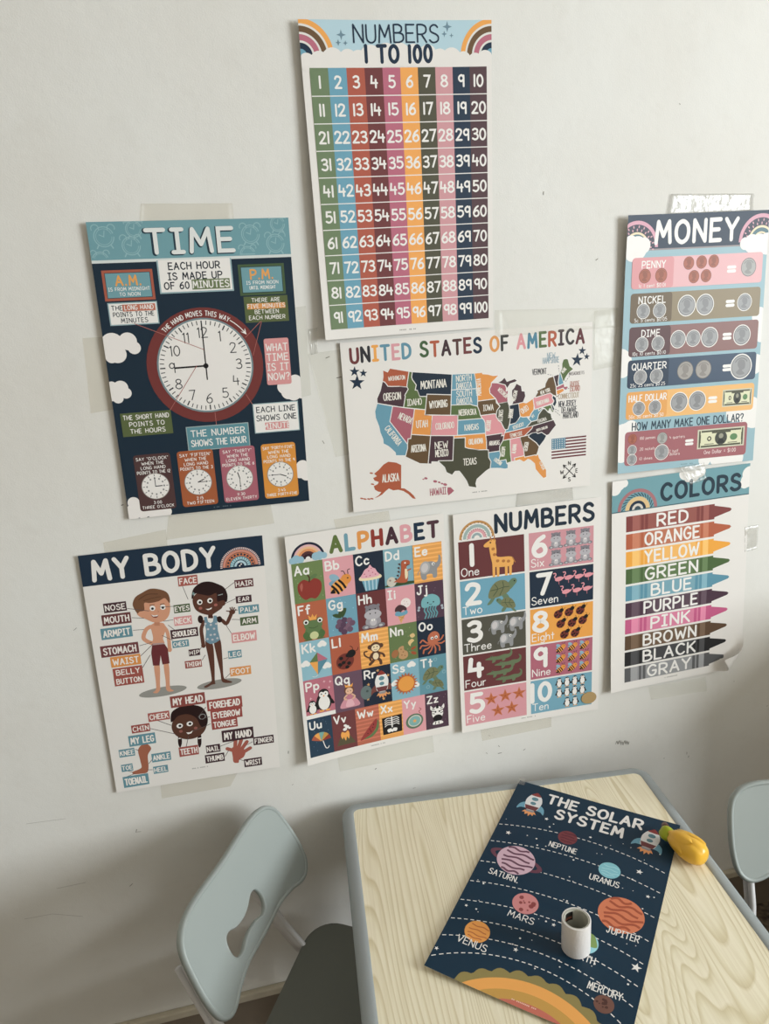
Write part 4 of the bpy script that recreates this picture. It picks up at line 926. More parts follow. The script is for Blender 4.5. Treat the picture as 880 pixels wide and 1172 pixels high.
STATES=[
('WASHINGTON',URU,'-124.7,48.4 -123.2,48.2 -122.8,49 -117.03,49 -117.03,46.4 -116.92,45.99 -119,45.93 -121.2,45.65 -122.3,45.55 -122.8,45.9 -123.4,46.2 -124.1,46.28 -124.2,47.2',(-120.3,47.4),.30,5.2,0),
('OREGON',UP_,'-124.1,46.28 -123.4,46.2 -122.8,45.9 -122.3,45.55 -121.2,45.65 -119,45.93 -116.92,45.99 -116.5,45.6 -117.2,44.4 -117.03,44.2 -117.03,42 -124.2,42 -124.55,42.85 -124.1,44.5',(-120.6,43.8),.5,5.4,0),
('CALIFORNIA',UB,'-124.2,42 -120,42 -120,39 -114.63,35 -114.5,34.2 -114.72,32.72 -117.13,32.53 -117.3,33.1 -118.4,33.75 -119.2,34.15 -120.6,34.55 -120.9,35.4 -121.9,36.6 -122.5,37.7 -123,38.3 -123.8,39.2 -124.35,40.4',(-119.6,36.2),.42,7,.98),
('NEVADA',URO,'-120,42 -114.04,42 -114.04,36.2 -114.7,36.1 -114.63,35 -120,39',(-116.8,39.9),.45,4.4,.5),
('IDAHO',UG,'-117.03,49 -116.05,49 -116.05,48 -115.7,47.5 -114.4,46.6 -114.5,45.6 -113.9,45.6 -113,44.45 -111.5,44.55 -111.05,44.5 -111.05,42 -117.03,42 -117.03,44.2 -117.2,44.4 -116.5,45.6 -116.92,45.99 -117.03,46.4',(-114.3,43.3),.45,4.6,0),
('MONTANA',UN,'-116.05,49 -104.05,49 -104.05,45 -111.05,45 -111.05,44.5 -111.5,44.55 -113,44.45 -113.9,45.6 -114.5,45.6 -114.4,46.6 -115.7,47.5 -116.05,48',(-109.4,47),.55,8.2,0),
('WYOMING',UBR,'-111.05,45 -104.05,45 -104.05,41 -111.05,41',(-107.6,43.2),.5,5.8,0),
('UTAH',UO,'-114.04,42 -111.05,42 -111.05,41 -109.05,41 -109.05,37 -114.04,37',(-111.6,39.2),.5,3.6,0),
('COLORADO',UK,'-109.05,41 -102.05,41 -102.05,37 -109.05,37',(-105.5,39),.45,6,0),
('ARIZONA',UBR,'-114.04,37 -109.05,37 -109.05,31.33 -111.07,31.33 -114.8,32.5 -114.72,32.72 -114.5,34.2 -114.63,35 -114.7,36.1 -114.04,36.2',(-111.8,34.4),.5,4.8,0),
('NEW/MEXICO',UP_,'-109.05,37 -103,37 -103.05,32 -106.6,32 -106.5,31.78 -108.2,31.78 -108.2,31.33 -109.05,31.33',(-106,34.4),.5,4.2,0),
('NORTH/DAKOTA',UB,'-104.05,49 -97.2,49 -96.85,47.5 -96.56,45.94 -104.05,45.94',(-100.4,47.5),.42,5,0),
('SOUTH/DAKOTA',UB,'-104.05,45.94 -96.56,45.94 -96.8,45.6 -96.45,45.3 -96.45,43.5 -96.55,42.5 -97.9,42.8 -98.5,43 -104.05,43',(-100.3,44.5),.42,5,0),
('NEBRASKA',UG,'-104.05,43 -98.5,43 -97.9,42.8 -96.55,42.5 -96.1,41.6 -95.8,40.6 -95.3,40 -102.05,40 -102.05,41 -104.05,41',(-99.4,41.5),.42,5.8,.03),
('KANSAS',UB,'-102.05,40 -95.3,40 -94.9,39.7 -94.6,39.1 -94.62,37 -102.05,37',(-98.3,38.5),.42,4.6,0),
('OKLAHOMA',UO,'-103,37 -94.62,37 -94.43,35.4 -94.48,33.65 -96.5,33.8 -98,34.1 -99.2,34.3 -100,34.56 -100,36.5 -103,36.5',(-97.2,35.6),.4,4.8,0),
('TEXAS',UOL,'-103,36.5 -100,36.5 -100,34.56 -99.2,34.3 -98,34.1 -96.5,33.8 -94.48,33.65 -94.04,33.55 -94.04,32 -93.5,31.1 -93.8,29.7 -94.8,29.3 -95.9,28.6 -97.1,27.8 -97.4,26.9 -97.15,25.95 -99.1,26.4 -99.6,27.6 -100.6,28.9 -101.4,29.77 -102.4,29.77 -103.1,28.98 -104.5,29.6 -105,30.65 -106.5,31.78 -106.6,32 -103.05,32',(-98.8,31.6),.48,4.4,0),
('MINNESOTA',UO,'-97.2,49 -95.15,49 -95.15,49.4 -94.6,48.7 -93,48.5 -91.5,48.1 -89.6,48 -92.1,46.75 -92.3,46.1 -92.85,45.6 -92.75,44.75 -91.2,43.5 -96.45,43.5 -96.45,45.3 -96.8,45.6 -96.56,45.94 -96.85,47.5',(-94.7,46.2),.36,5.2,-1.57),
('IOWA',UBR,'-96.45,43.5 -91.2,43.5 -91.1,42.7 -90.15,41.9 -91.1,41.2 -91.4,40.4 -91.75,40.6 -95.8,40.6 -96.1,41.6 -96.55,42.5',(-93.5,42),.42,3.4,0),
('MISSOURI',UK,'-95.8,40.6 -91.75,40.6 -91.4,40.4 -91.4,39.9 -90.7,39 -90.2,38.7 -89.5,37.3 -89.1,37 -89.5,36.5 -89.7,36 -90.4,36 -90.15,36.5 -94.62,36.5 -94.62,37 -94.6,39.1 -94.9,39.7 -95.3,40',(-92.6,38.4),.34,3.4,-1.45),
('ARKANSAS',UP_,'-94.62,36.5 -90.15,36.5 -90.4,36 -89.7,36 -90.1,35 -91.1,33.9 -91.15,33 -94.04,33 -94.04,33.55 -94.48,33.65 -94.43,35.4',(-92.4,34.8),.32,3.6,0),
('LOUISIANA',UB,'-94.04,33 -91.15,33 -91,32.2 -91.6,31 -89.73,31 -89.6,30.2 -89.3,29.9 -89.4,29.1 -90.2,29.1 -91.3,29.4 -92.3,29.55 -93.8,29.7 -93.5,31.1 -94.04,32',(-92.3,30.9),.28,3,.7),
('WISCONSIN',URO,'-92.1,46.75 -90.4,46.55 -88.1,45.9 -87.8,45.2 -88,44.6 -87.3,44.8 -87.7,43.6 -87.8,42.5 -90.65,42.5 -91.2,43.5 -92.75,44.75 -92.85,45.6 -92.3,46.1',(-89.8,44.5),.3,3.8,.8),
('ILLINOIS',UOL,'-90.65,42.5 -87.8,42.5 -87.53,41.7 -87.53,39.3 -87.9,38.2 -88.1,37.8 -88.5,37.1 -89.1,37 -89.5,37.3 -90.2,38.7 -90.7,39 -91.4,39.9 -91.4,40.4 -91.1,41.2 -90.15,41.9',(-89.1,40),.32,3.6,-1.45),
('',UP_,'-90.4,46.55 -89,46.9 -88,47.4 -87.4,46.5 -85,46.7 -84.2,46.2 -85,46 -86.5,45.9 -87.6,45.1 -88.1,45.9',0,0,0,0),
('MICHIGAN',UP_,'-86.8,41.76 -84.8,41.73 -83.45,41.73 -82.5,42.8 -82.5,43.8 -83.3,44 -83.3,45 -84.7,45.75 -85.5,45 -86.3,44.6 -86.5,43.5 -86.2,42.5',(-84.6,43.3),.3,3.2,-1.3),
('INDIANA',UN,'-87.53,41.7 -86.8,41.76 -84.8,41.73 -84.82,39.1 -85.5,38.5 -86.3,38 -87.9,37.9 -87.9,38.2 -87.53,39.3',(-86.2,40),.32,2.9,-1.42),
('OHIO',UO,'-84.8,41.73 -83.45,41.73 -82.6,41.45 -81.5,41.7 -80.52,42 -80.52,40.6 -80.8,39.7 -81.7,39.1 -82.2,38.6 -83,38.7 -84.1,38.8 -84.82,39.1',(-82.7,40.2),.4,2.6,-.5),
('KENTUCKY',UB,'-89.1,37 -88.5,37.1 -88.1,37.8 -87.9,37.9 -86.3,38 -85.5,38.5 -84.82,39.1 -84.1,38.8 -83,38.7 -82.6,38.2 -81.97,37.5 -83.68,36.6 -88.1,36.5 -89.5,36.5',(-85.4,37.3),.28,3.8,-.25),
('TENNESSEE',URU,'-89.5,36.5 -88.1,36.5 -83.68,36.6 -81.68,36.6 -82.1,36.1 -84.3,35 -90.1,35 -89.7,36',(-86.4,35.7),.28,4.4,-.12),
('MISSISSIPPI',UG,'-90.1,35 -88.2,35 -88.45,31.9 -88.4,30.35 -89.6,30.2 -89.73,31 -91.6,31 -91,32.2 -91.15,33 -91.1,33.9',(-89.4,32.7),.28,3.2,-1.45),
('ALABAMA',UK,'-88.2,35 -85.6,35 -85,32.3 -85,31 -87.6,31 -87.5,30.3 -88.4,30.35 -88.45,31.9',(-86.4,32.8),.32,3,-1.4),
('GEORGIA',UBR,'-85.6,35 -83.1,35 -83.3,34.6 -81.5,33 -80.9,32.05 -81.5,31 -82,30.4 -82.2,30.6 -84.9,30.7 -85,31 -85,32.3',(-83.3,32.7),.32,2.9,-1.35),
('FLORIDA',UO,'-87.6,31 -85,31 -84.9,30.7 -82.2,30.6 -82,30.4 -81.5,30.7 -81.3,29.7 -80.6,28.4 -80.05,26.8 -80.3,25.3 -81.1,25.2 -81.8,26.2 -82.7,27.6 -82.7,28.8 -83.6,29.8 -84.2,30.1 -85.3,29.7 -86.3,30.4 -87.5,30.3',(-81.6,28.1),.28,3,1.15),
('',UN,'-83.1,35 -82.3,35.2 -81,35.1 -80.8,34.8 -79.7,34.8 -78.55,33.86 -79.3,33.1 -80.9,32.05 -81.5,33 -83.3,34.6',0,0,0,0),
('NORTH CAROLINA',UP_,'-84.3,35 -82.1,36.1 -81.68,36.6 -75.9,36.55 -75.5,35.3 -76.6,34.7 -77.9,33.9 -78.55,33.86 -79.7,34.8 -80.8,34.8 -81,35.1 -82.3,35.2 -83.1,35',(-79.3,35.5),.2,4,-.2),
('VIRGINIA',UOL,'-83.68,36.6 -81.97,37.5 -80.3,37.5 -79.7,38.5 -78.3,39.4 -77.7,39.3 -77,38.4 -76.3,37.9 -76.3,37 -75.9,36.55 -81.68,36.6',(-78.9,37.2),.24,3.2,-.2),
('WV',UB,'-82.6,38.2 -82.2,38.6 -81.7,39.1 -80.8,39.7 -80.52,40.6 -80.52,39.72 -79.48,39.72 -79.48,39.2 -78.3,39.6 -77.8,39.3 -78.3,39.4 -79.7,38.5 -80.3,37.5 -81.97,37.5',(-80.9,38.5),.24,1,-.6),
('PENNSYLVANIA',UK,'-80.52,42 -79.76,42.27 -79.76,42 -75.35,42 -74.7,41.4 -75.1,40.9 -74.75,40.2 -75.4,39.8 -80.52,39.72',(-77.7,40.7),.3,4.4,-.22),
('NEW YORK',UBR,'-79.76,42 -79.76,42.27 -78.9,42.9 -79.05,43.27 -76.5,43.5 -76.2,44.1 -75,45 -73.35,45 -73.3,43.6 -73.3,42.75 -73.5,42.05 -73.7,41.1 -72,41.1 -73.9,40.6 -74.7,41.4 -75.35,42',(-76.4,42.6),.28,3.4,-.25),
('',(74,58,66),'-73.35,45 -71.5,45 -72.4,43.5 -72.5,42.73 -73.3,42.75 -73.3,43.6',0,0,0,0),
('',UB,'-71.5,45 -71.1,45.3 -70.95,43.4 -70.8,42.85 -72.5,42.73 -72.4,43.5',0,0,0,0),
('MAINE',UG,'-71.1,45.3 -70.3,45.9 -70,46.7 -69.2,47.45 -68.3,47.35 -67.8,47.1 -67.8,45.7 -67,44.8 -68.8,44.4 -70.1,43.7 -70.7,43.1 -70.95,43.4',(-69.2,45.2),.26,1.8,-.85),
('',URO,'-73.3,42.75 -70.8,42.85 -70.9,42.2 -70,42.05 -70,41.6 -71.2,41.5 -71.4,42.02 -73.5,42.05',0,0,0,0),
('',UO,'-73.5,42.05 -71.4,42.02 -71.2,41.4 -73.6,41',0,0,0,0),
('',UN,'-74.7,41.4 -73.95,41 -74.1,39.7 -74.9,38.95 -75.4,39.6 -74.75,40.2 -75.1,40.9',0,0,0,0),
('',UG,'-79.48,39.72 -75.8,39.72 -75.7,38.5 -75.1,38.4 -75.9,37.95 -76.3,39 -77,38.4 -77.7,39.3 -78.3,39.6 -79.48,39.2',0,0,0,0),
('',UN,'-75.8,39.72 -75.45,39.8 -75.1,38.8 -75.1,38.4 -75.7,38.5',0,0,0,0)]
unit=abs(geo(-96,38)[0]-geo(-97,38)[0])
for nm,cc,ps,lp,h,wd,rot in STATES:
    P.part('state_map')
    q=[geo(*[float(x) for x in s.split(',')]) for s in ps.split()]
    P.poly(q,cc,layer=1); P.line(q,.055,(234,230,226),closed=True,layer=2)
for nm,cc,ps,lp,h,wd,rot in STATES:
    if not nm: continue
    P.part('state_name'); u,v=geo(*lp); ls=nm.split('/'); h*=.88; wd*=.86
    for i,t in enumerate(ls):
        P.text(t,u+(0 if rot==0 else -h*.5*math.sin(-rot)),v+(h*.5*math.cos(rot) if len(ls)==1 else (-.04 if i==0 else h+.06)),h,(232,226,216),.13,maxw=wd*unit*.92,rot=rot,sp=.22)
P.part('state_map'); ak=[P.c(*q) for q in ((135,518),(150,505),(165,488),(180,479),(205,482),(221,490),(221,565),(232,566),(250,578),(262,590),(268,600),(258,598),(244,584),(228,574),(212,570),(196,572),(182,566),(172,574),(160,586),(146,594),(136,597),(150,588),(158,578),(148,576),(138,570),(134,558),(146,552),(150,545),(136,540),(132,532),(144,526))]; P.poly(ak,URU)
for x,y in ((128,599),(118,600),(106,600),(96,598),(126,516),(130,552)): u,v=P.c(x,y); P.ell(u,v,.12,.05,URU,.3)
P.part('state_name'); u,v=P.c(188,543); P.text('ALASKA',u,v,.5,(232,226,216),.13,maxw=1.1)
P.part('state_map')
for x,y,r in ((300,533,.12),(292,536,.07),(330,543,.14),(343,546,.1),(352,550,.09),(362,553,.14)): u,v=P.c(x,y); P.ell(u,v,r,r*.6,URO,.3)
P.poly([P.c(*q) for q in ((370,562),(380,562),(391,573),(380,583),(372,588),(369,576))],URO)
P.part('state_name'); u,v=P.c(340,586); P.text('HAWAII',u,v,.46,URO,.12,maxw=1.1)
P.part('state_name')
for t,x,y,h,cc,wd in (('NEW',709,143,.36,(150,170,182),.55),('HAMPSHIRE',708,158,.36,(150,170,182),1.15),('VERMONT',670,195,.36,(84,82,84),1.0),('MASSACHUSETTS',793,196,.2,(120,110,112),1.1),('RHODE',787,235,.36,(190,142,132),.65),('ISLAND',787,249,.36,(190,132,122),.72),('CONNECTICUT',767,272,.32,(182,160,134),1.5),('NEW JERSEY',762,298,.36,(66,66,72),1.25),('DELAWARE',768,318,.36,(72,72,76),1.1),('MARYLAND',773,336,.36,(72,72,76),1.1)):
    u,v=P.c(x,y); P.text(t,u,v,h,cc,.12,maxw=wd)
for a,b in (((733,165),(735,185)),((697,195),(714,198)),((770,200),(755,220)),((768,240),(752,246)),((722,308),(735,315)),((722,315),(740,330))): P.part('leader_line'); P.dash([P.c(*a),P.c(*b)],.04,(120,120,124))
P.part('flag_picture'); f=[P.c(*q) for q in ((710,405),(825,392),(828,460),(713,470))]
u0,v0,u1,v1=14.07,7.46,16.66,8.84
for k in range(13): P.rect(u0,v0+(v1-v0)*k/13,u1,v0+(v1-v0)*(k+1)/13,(112,52,58) if k%2==0 else (232,228,224))
P.rect(u0,v0,u0+1.05,v0+(v1-v0)*7/13,(88,136,160))
for r in range(5):
    for k in range(6): P.ell(u0+.1+k*.17,v0+.1+r*.14,.035,.035,WHITE)
P.part('compass_picture'); u,v=15.42,9.82
for a in (PI/4,3*PI/4): 
    d=np.array([math.cos(a),math.sin(a)])*.66; P.line([np.array([u,v])-d,np.array([u,v])+d],.06,BLACK)
    for sg in (-1,1):
        e=np.array([u,v])+sg*d
        for da in (-.5,.5): P.line([e,e-sg*np.array([math.cos(a+da),math.sin(a+da)])*.24],.06,BLACK)
for t,du,dv in (('N',0,-.42),('S',0,.72),('W',-.56,.15),('E',.56,.15)): P.text(t,u+du,v+dv,.26,BLACK,.18)
P.part('small_print'); small_print(P,8.8,10.55,1.1)
P.build('educational_poster','wide white poster titled UNITED STATES OF AMERICA with a coloured state map','poster','educational posters taped to the wall')

# ================================================================ MONEY
P = Poster(11, 17, [(719.1,246.3),(881,240),(861.6,527),(706.8,542.6)], (.010,.002,.002,.012), wave=(.001,.003,.001))
MB=(150,184,195)
P.part('background_print'); P.rect(0,2.2,11,17,MB)
P.part('header_banner'); P.rect(0,0,11,2.18,NAVY); P.rect(0,2.1,11,2.2,(150,140,142))
P.K(690,220,4.632)
def cl(L): P.part('cloud_print'); P.cloud([P.c(x,y)+(r,) for x,y,r in L],WHITE)
P.K(690,390,4.632)
cl([(95,100,.9),(70,130,.8),(110,140,.55)]); cl([(110,510,1.0),(85,560,.9),(130,480,.7),(150,460,.6),(100,600,.6)]); cl([(700,370,.7),(760,360,.9),(800,380,1.0),(790,330,.6)]); cl([(540,630,.5),(620,620,.8),(700,620,.7)])
cl([(815,90,.45),(810,130,.4)])
P.K(690,220,4.632); cl([(830,640,.6),(850,690,.6),(840,740,.5)])
for cx,cy,R in ((.75,2.0,1.65),(10.45,1.95,1.75)):
    P.part('rainbow_print'); rainbow(P,cx,cy,R,((1,.86,(220,160,178)),(.86,.58,(60,62,78)),(.58,.5,CREAM),(.5,.36,(84,120,130)),(.36,.3,CREAM),(.3,.14,(84,100,112)),(.14,.01,(50,52,60))))
    for k in range(11):
        for rr in (.66,.78):
            t=PI+k*PI/10+(.1 if rr>.7 else 0); P.ell(cx+R*rr*math.cos(t),cy+R*rr*math.sin(t),.09,.05,(214,160,172),t)
cl([(150,270,.55),(185,290,.75),(220,275,.5),(160,310,.6),(195,320,.4)]); cl([(755,265,.4),(790,265,.6),(830,270,.7),(870,265,.7),(800,290,.4)])
P.part('title_lettering'); P.text('MONEY',5.38,1.76,1.28,WHITE,.21,maxw=6.3,xs=1.2,jit=.05)
COIN=(160,160,162); COPPER=(176,98,76)
def coin(P,u,v,r,cc=COIN,rim=True):
    if rim and cc==COIN: P.ell(u,v,r*1.1,r*1.1,(236,232,228))
    d=tuple(int(x*.72) for x in cc); P.ell(u,v,r,r,d); P.ell(u,v,r*.93,r*.93,cc)
    P.poly([(u-.1*r,v-.62*r),(u+.3*r,v-.5*r),(u+.42*r,v-.1*r),(u+.34*r,v+.2*r),(u+.1*r,v+.34*r),(u+.4*r,v+.62*r),(u-.1*r,v+.72*r),(u-.5*r,v+.5*r),(u-.2*r,v+.2*r),(u-.36*r,v-.1*r),(u-.34*r,v-.46*r)],tuple(int(x*.86) for x in cc),True)
    P.line([(u+.72*r*math.cos(t),v+.72*r*math.sin(t)) for t in np.linspace(-2.6,-.6,7)],r*.09,tuple(int(x*.8) for x in cc),caps=False)
def bill(P,u0,v0,u1,v1):
    w_,h_=u1-u0,v1-v0; P.rect(u0,v0,u1,v1,(206,204,180)); P.rect(u0+.03*w_,v0+.07*h_,u1-.03*w_,v1-.07*h_,(84,84,66)); P.rect(u0+.07*w_,v0+.16*h_,u1-.07*w_,v1-.16*h_,(222,220,184))
    P.ell((u0+u1)/2,(v0+v1)/2,.13*w_,.36*h_,(70,72,64)); P.ell((u0+u1)/2,v0+.4*h_,.05*w_,.13*h_,(150,148,130)); P.poly([(u0+.42*w_,v0+.78*h_),(u0+.46*w_,v0+.56*h_),(u0+.54*w_,v0+.56*h_),(u0+.58*w_,v0+.78*h_)],(44,46,44))
    P.ell(u0+.77*w_,(v0+v1)/2,.08*w_,.17*h_,(96,138,90)); P.ell(u0+.25*w_,(v0+v1)/2,.045*w_,.13*h_,(60,60,52)); P.ell(u0+.25*w_,(v0+v1)/2,.022*w_,.07*h_,(222,220,184))
    for x in (.07,.93):
        for y in (.2,.84): P.text('1',u0+x*w_,v0+y*h_+.07*h_,.2*h_,(222,220,184),.22)
    P.rect(u0+.3*w_,v0+.16*h_,u0+.7*w_,v0+.24*h_,(84,84,66))
    P.rect(u0+.15*w_,v1-.24*h_,u0+.35*w_,v1-.2*h_,(110,110,90)); P.rect(u0+.65*w_,v1-.24*h_,u0+.85*w_,v1-.2*h_,(110,110,90))
rows=[('PENNY','1c 1 cent $0.01',(222,150,154),(230,176,180),2.62,4.58,.62),('NICKEL','5c 5 cents $0.05',(110,92,68),(146,130,102),4.86,6.78,.7),('DIME','10c 10 cents $0.10',(94,62,64),(142,102,98),7.02,8.98,.6),('QUARTER','25c 25 cents $0.25',(40,58,80),(62,80,104),9.2,11.1,.75),('HALF DOLLAR','50c 50 cents $0.50',(232,162,84),(240,182,108),11.35,13.25,.72)]
for k,(t,sub,ca,cb,v0,v1,cr) in enumerate(rows):
    P.part('value_panel'); P.rect(.5,v0,10.7,v1,cb,.22); P.rect(.5,v0,3.7,v1,ca,.22)
    P.text(t,2.15,v0+.66,.42,WHITE,.17,maxw=2.9); P.text(sub,2.1,v1-.08,.22,WHITE,.14,maxw=2.7)
    for q in (1.5,2.75): P.part('coin_picture'); coin(P,q,v0+1.16,.46,COPPER if k==0 else COIN)
    vm=(v0+v1)/2
    if k==0:
        for u,v in ((4.85,3.1),(5.85,3.08),(6.8,3.06),(5.3,3.98),(6.25,3.96)): P.part('coin_picture'); coin(P,u,v,.42,COPPER)
        P.part('coin_picture'); coin(P,9.6,3.55,.6,(172,170,168),False)
    elif k==1:
        for u in (4.85,6.3): P.part('coin_picture'); coin(P,u,vm,.64)
        P.part('coin_picture'); coin(P,9.45,vm,.54)
    elif k==2:
        for u,r in ((4.3,.55),(5.5,.52),(6.8,.62)): P.part('coin_picture'); coin(P,u,vm,r)
        P.part('coin_picture'); coin(P,9.4,vm,.64)
    elif k==3:
        for u in (5.0,6.45): P.part('coin_picture'); coin(P,u,vm,.64,(164,158,152))
        P.part('coin_picture'); coin(P,9.5,vm,.8)
    else:
        for u in (4.65,6.1): P.part('coin_picture'); coin(P,u,vm,.64)
        P.part('bill_picture'); bill(P,8.15,v0+.35,10.55,v1-.35)
    P.part('equals_sign'); P.text('=',(8.25,8.3,8.2,8.35,7.35)[k],vm+.42,.8,WHITE,.26,xs=1.3)
P.part('question_lettering'); P.text('HOW MANY MAKE ONE DOLLAR?',5.5,14.02,.52,(40,60,76),.16,maxw=8.9)
P.part('value_panel'); P.rect(.5,14.1,10.35,16.5,(166,98,104),.25)
for u,v,r,cc,t in ((1.1,14.62,.36,COPPER,'100 pennies'),(1.1,15.4,.33,COIN,'20 nickels'),(1.1,16.08,.36,COIN,'10 dimes'),(3.45,14.75,.42,(172,170,166),'4 quarters'),(3.45,15.75,.52,COIN,'2 half')):
    P.part('coin_picture'); coin(P,u,v,r,cc); P.text(t,u+.6,v+.1,.2,(232,214,210),.13,al='l',maxw=1.2)
P.text('dollars',4.1,16.05,.2,(232,214,210),.13,al='l',maxw=.9)
P.part('equals_sign'); P.text('=',5.65,15.6,.75,WHITE,.26,xs=1.3)
P.part('bill_picture'); bill(P,6.3,14.4,10.15,15.8); P.text('One Dollar = $1.00',8.2,16.2,.26,(236,214,212),.13,maxw=2.6)
P.part('small_print'); small_print(P,5.6,16.78,1.1,(110,140,150))
P.build('educational_poster','pale blue poster titled MONEY showing rows of coins and dollar bills','poster','educational posters taped to the wall')

# ================================================================ COLORS
P = Poster(11, 17, [(700.8,551.5),(858.7,530),(848,763),(699.1,793.6)], (.004,.002,.003,.010), wave=(.002,.003,.002), curl=(10.6,14.25,.836,.55,.42)); P.cut=(.2,.2)
P.part('header_banner'); P.rect(0,0,11,2.38,TEAL); P.rect(0,2.34,11,2.42,(70,104,114))
P.K(680,530,4.185)
cl([(95,100,.7),(120,105,.45),(100,125,.5),(145,98,.3)]); cl([(440,50,.5),(475,55,.6),(510,40,.45),(455,70,.35)]); P.part('cloud_print'); P.cloud([P.c(x,y)+(r,) for x,y,r in ((735,80,.55),(722,95,.4),(745,50,.6))],WHITE)
P.part('rainbow_print'); cx,cy=2.0,2.34
rainbow(P,cx,cy,1.55,((1,.84,(172,112,116)),(.84,.62,TEAL),(.62,.42,(224,190,136)),(.42,.28,NAVY),(.28,.16,(214,206,196)),(.16,.01,(60,80,92))))
for k in range(14):
    t=PI+.12+k*(PI-.24)/13; r=1.13; a=np.array([cx+r*math.cos(t),cy+r*math.sin(t)])
    P.line([a,a+np.array([math.cos(t-.9),math.sin(t-.9)])*.17],.06,NAVY); P.line([a,a+np.array([math.cos(t+2.3),math.sin(t+2.3)])*.17],.06,NAVY)
P.part('title_lettering'); P.text('COLORS',7.05,1.9,1.16,(38,58,72),.23,maxw=6.3,xs=1.2,jit=.03)
CR=[('RED',(134,66,64),(156,88,80)),('ORANGE',(186,96,66),(196,118,88)),('YELLOW',(244,166,62),(248,184,98)),('GREEN',(78,104,62),(98,124,80)),('BLUE',(92,148,170),(122,168,184)),('PURPLE',(78,56,70),(96,76,88)),('PINK',(202,92,136),(222,128,160)),('BROWN',(98,74,56),(116,92,72)),('BLACK',(44,44,46),(74,74,76)),('GRAY',(96,96,98),(152,152,154))]
for k,(t,c1,c2) in enumerate(CR):
    P.part('crayon_picture'); v0=2.8+k*1.372; v1=v0+1.2; u0=1.12; m_=(v0+v1)/2
    lt=tuple(min(255,int(x*1.03+8)) for x in c2)
    P.rect(u0,v0,8.2,v1,c2); P.rect(u0,v0,u0+.5,v1,c1); P.rect(u0+.5,v0,u0+1.05,v1,lt); P.rect(u0+1.18,v0,u0+1.38,v1,c1); P.rect(u0+1.5,v0,u0+1.72,v1,c1)
    P.rect(6.75,v0,6.98,v1,c1); P.rect(7.1,v0,7.3,v1,c1); P.rect(7.3,v0,7.75,v1,lt)
    P.poly([(7.75,v0),(8.2,v0),(8.2,v0+.14),(9.5,m_-.13),(9.62,m_),(9.5,m_+.13),(8.2,v1-.14),(8.2,v1),(7.75,v1)],c1)
    P.text(t,4.8,v1-.16,.88,WHITE,.185,maxw=4.3,xs=1.12,jit=.04)
P.part('small_print'); small_print(P,5.0,16.62,1.1)
P.build('educational_poster','wrinkled poster titled COLORS with ten crayons and a rolled-up lower right corner','poster','educational posters taped to the wall')

# ================================================================ MY BODY
P = Poster(11, 17, [(88.9,636.3),(300,612.7),(320.3,877.7),(133.5,907.2)], (.003,.001,.002,.003), wave=(0,.002,.003))
P.part('header_banner'); P.rect(0,0,11,2.05,(34,52,72))
P.part('title_lettering'); P.text('MY BODY',4.32,1.7,1.22,(234,230,226),.22,maxw=7.2,xs=1.25,jit=.03)
P.part('rainbow_print'); cx,cy=9.5,1.88; R=1.2
for k in range(34):
    t=PI+k*PI/33; P.line([(cx+R*.94*math.cos(t),cy+R*.94*math.sin(t)),(cx+R*1.05*math.cos(t),cy+R*1.05*math.sin(t))],.07,(230,200,196),caps=False)
rainbow(P,cx,cy,R,((.92,.78,(214,140,120)),(.76,.56,(204,120,84)),(.54,.36,TEAL),(.36,.32,NAVY),(.32,.2,SKY),(.2,.08,NAVY)))
for k in range(12):
    t=PI+.1+k*(PI-.2)/11; P.ell(cx+R*.66*math.cos(t),cy+R*.66*math.sin(t),.07,.07,NAVY); P.line([(cx+R*.4*math.cos(t),cy+R*.4*math.sin(t)),(cx+R*.5*math.cos(t),cy+R*.5*math.sin(t))],.07,SKY)
for x,y in ((9.4,1.6),(9.55,1.75),(9.45,1.86)): P.ell(x,y,.05,.05,WHITE)
# boy
P.K(140,660,8.37)
C=P.c
def pp(pts,col,sm=True): P.poly([C(*q) for q in pts],col,sm)
KS=.56
def ln(pts,wd,col,sm=True): P.line([C(*q) for q in pts],wd*KS,col,sm)
def el(x,y,rx,ry,col,rot=0): u,v=C(x,y); P.ell(u,v,rx*KS,ry*KS,col,rot)
P.part('boy_picture')
SK=(216,152,120); SK2=(196,130,100)
el(385,1110,2.7,.6,(150,148,142),-.04)
pp([(300,860),(352,860),(356,1040),(358,1090),(330,1125),(290,1120),(318,1090),(316,1010)],SK); pp([(392,850),(440,850),(450,1040),(460,1085),(490,1100),(450,1112),(416,1090),(410,1010)],SK)
ln([(262,490),(222,520),(198,590),(225,625),(285,650)],.46,SK); ln([(392,490),(425,540),(440,620),(447,700)],.4,SK); el(448,708,.25,.32,SK)
pp([(300,455),(345,450),(395,462),(408,520),(385,600),(395,655),(285,660),(290,600),(275,530),(262,485)],SK,True); pp([(300,440),(352,440),(352,480),(300,480)],SK2,False)
pp([(285,650),(392,642),(398,660),(285,668)],(180,150,150),False)
pp([(280,668),(400,655),(430,700),(448,840),(380,852),(362,765),(352,860),(290,862),(272,740)],(112,50,54),False)
pp([(205,240),(300,200),(420,210),(452,290),(440,380),(390,435),(300,448),(215,415),(165,395),(135,365),(160,340),(195,330)],SK)
pp([(95,265),(120,205),(180,165),(260,125),(350,130),(420,160),(447,215),(445,262),(400,215),(340,245),(260,262),(205,262),(205,330),(160,345),(140,362),(105,310)],(122,82,58))
ln([(150,230),(230,180),(330,175)],.1,(96,62,44)); ln([(200,240),(280,215),(360,200)],.08,(96,62,44))
for x in (283,382): el(x,312 if x<300 else 302,.3,.32,WHITE); el(x,316 if x<300 else 306,.15,.16,BLACK)
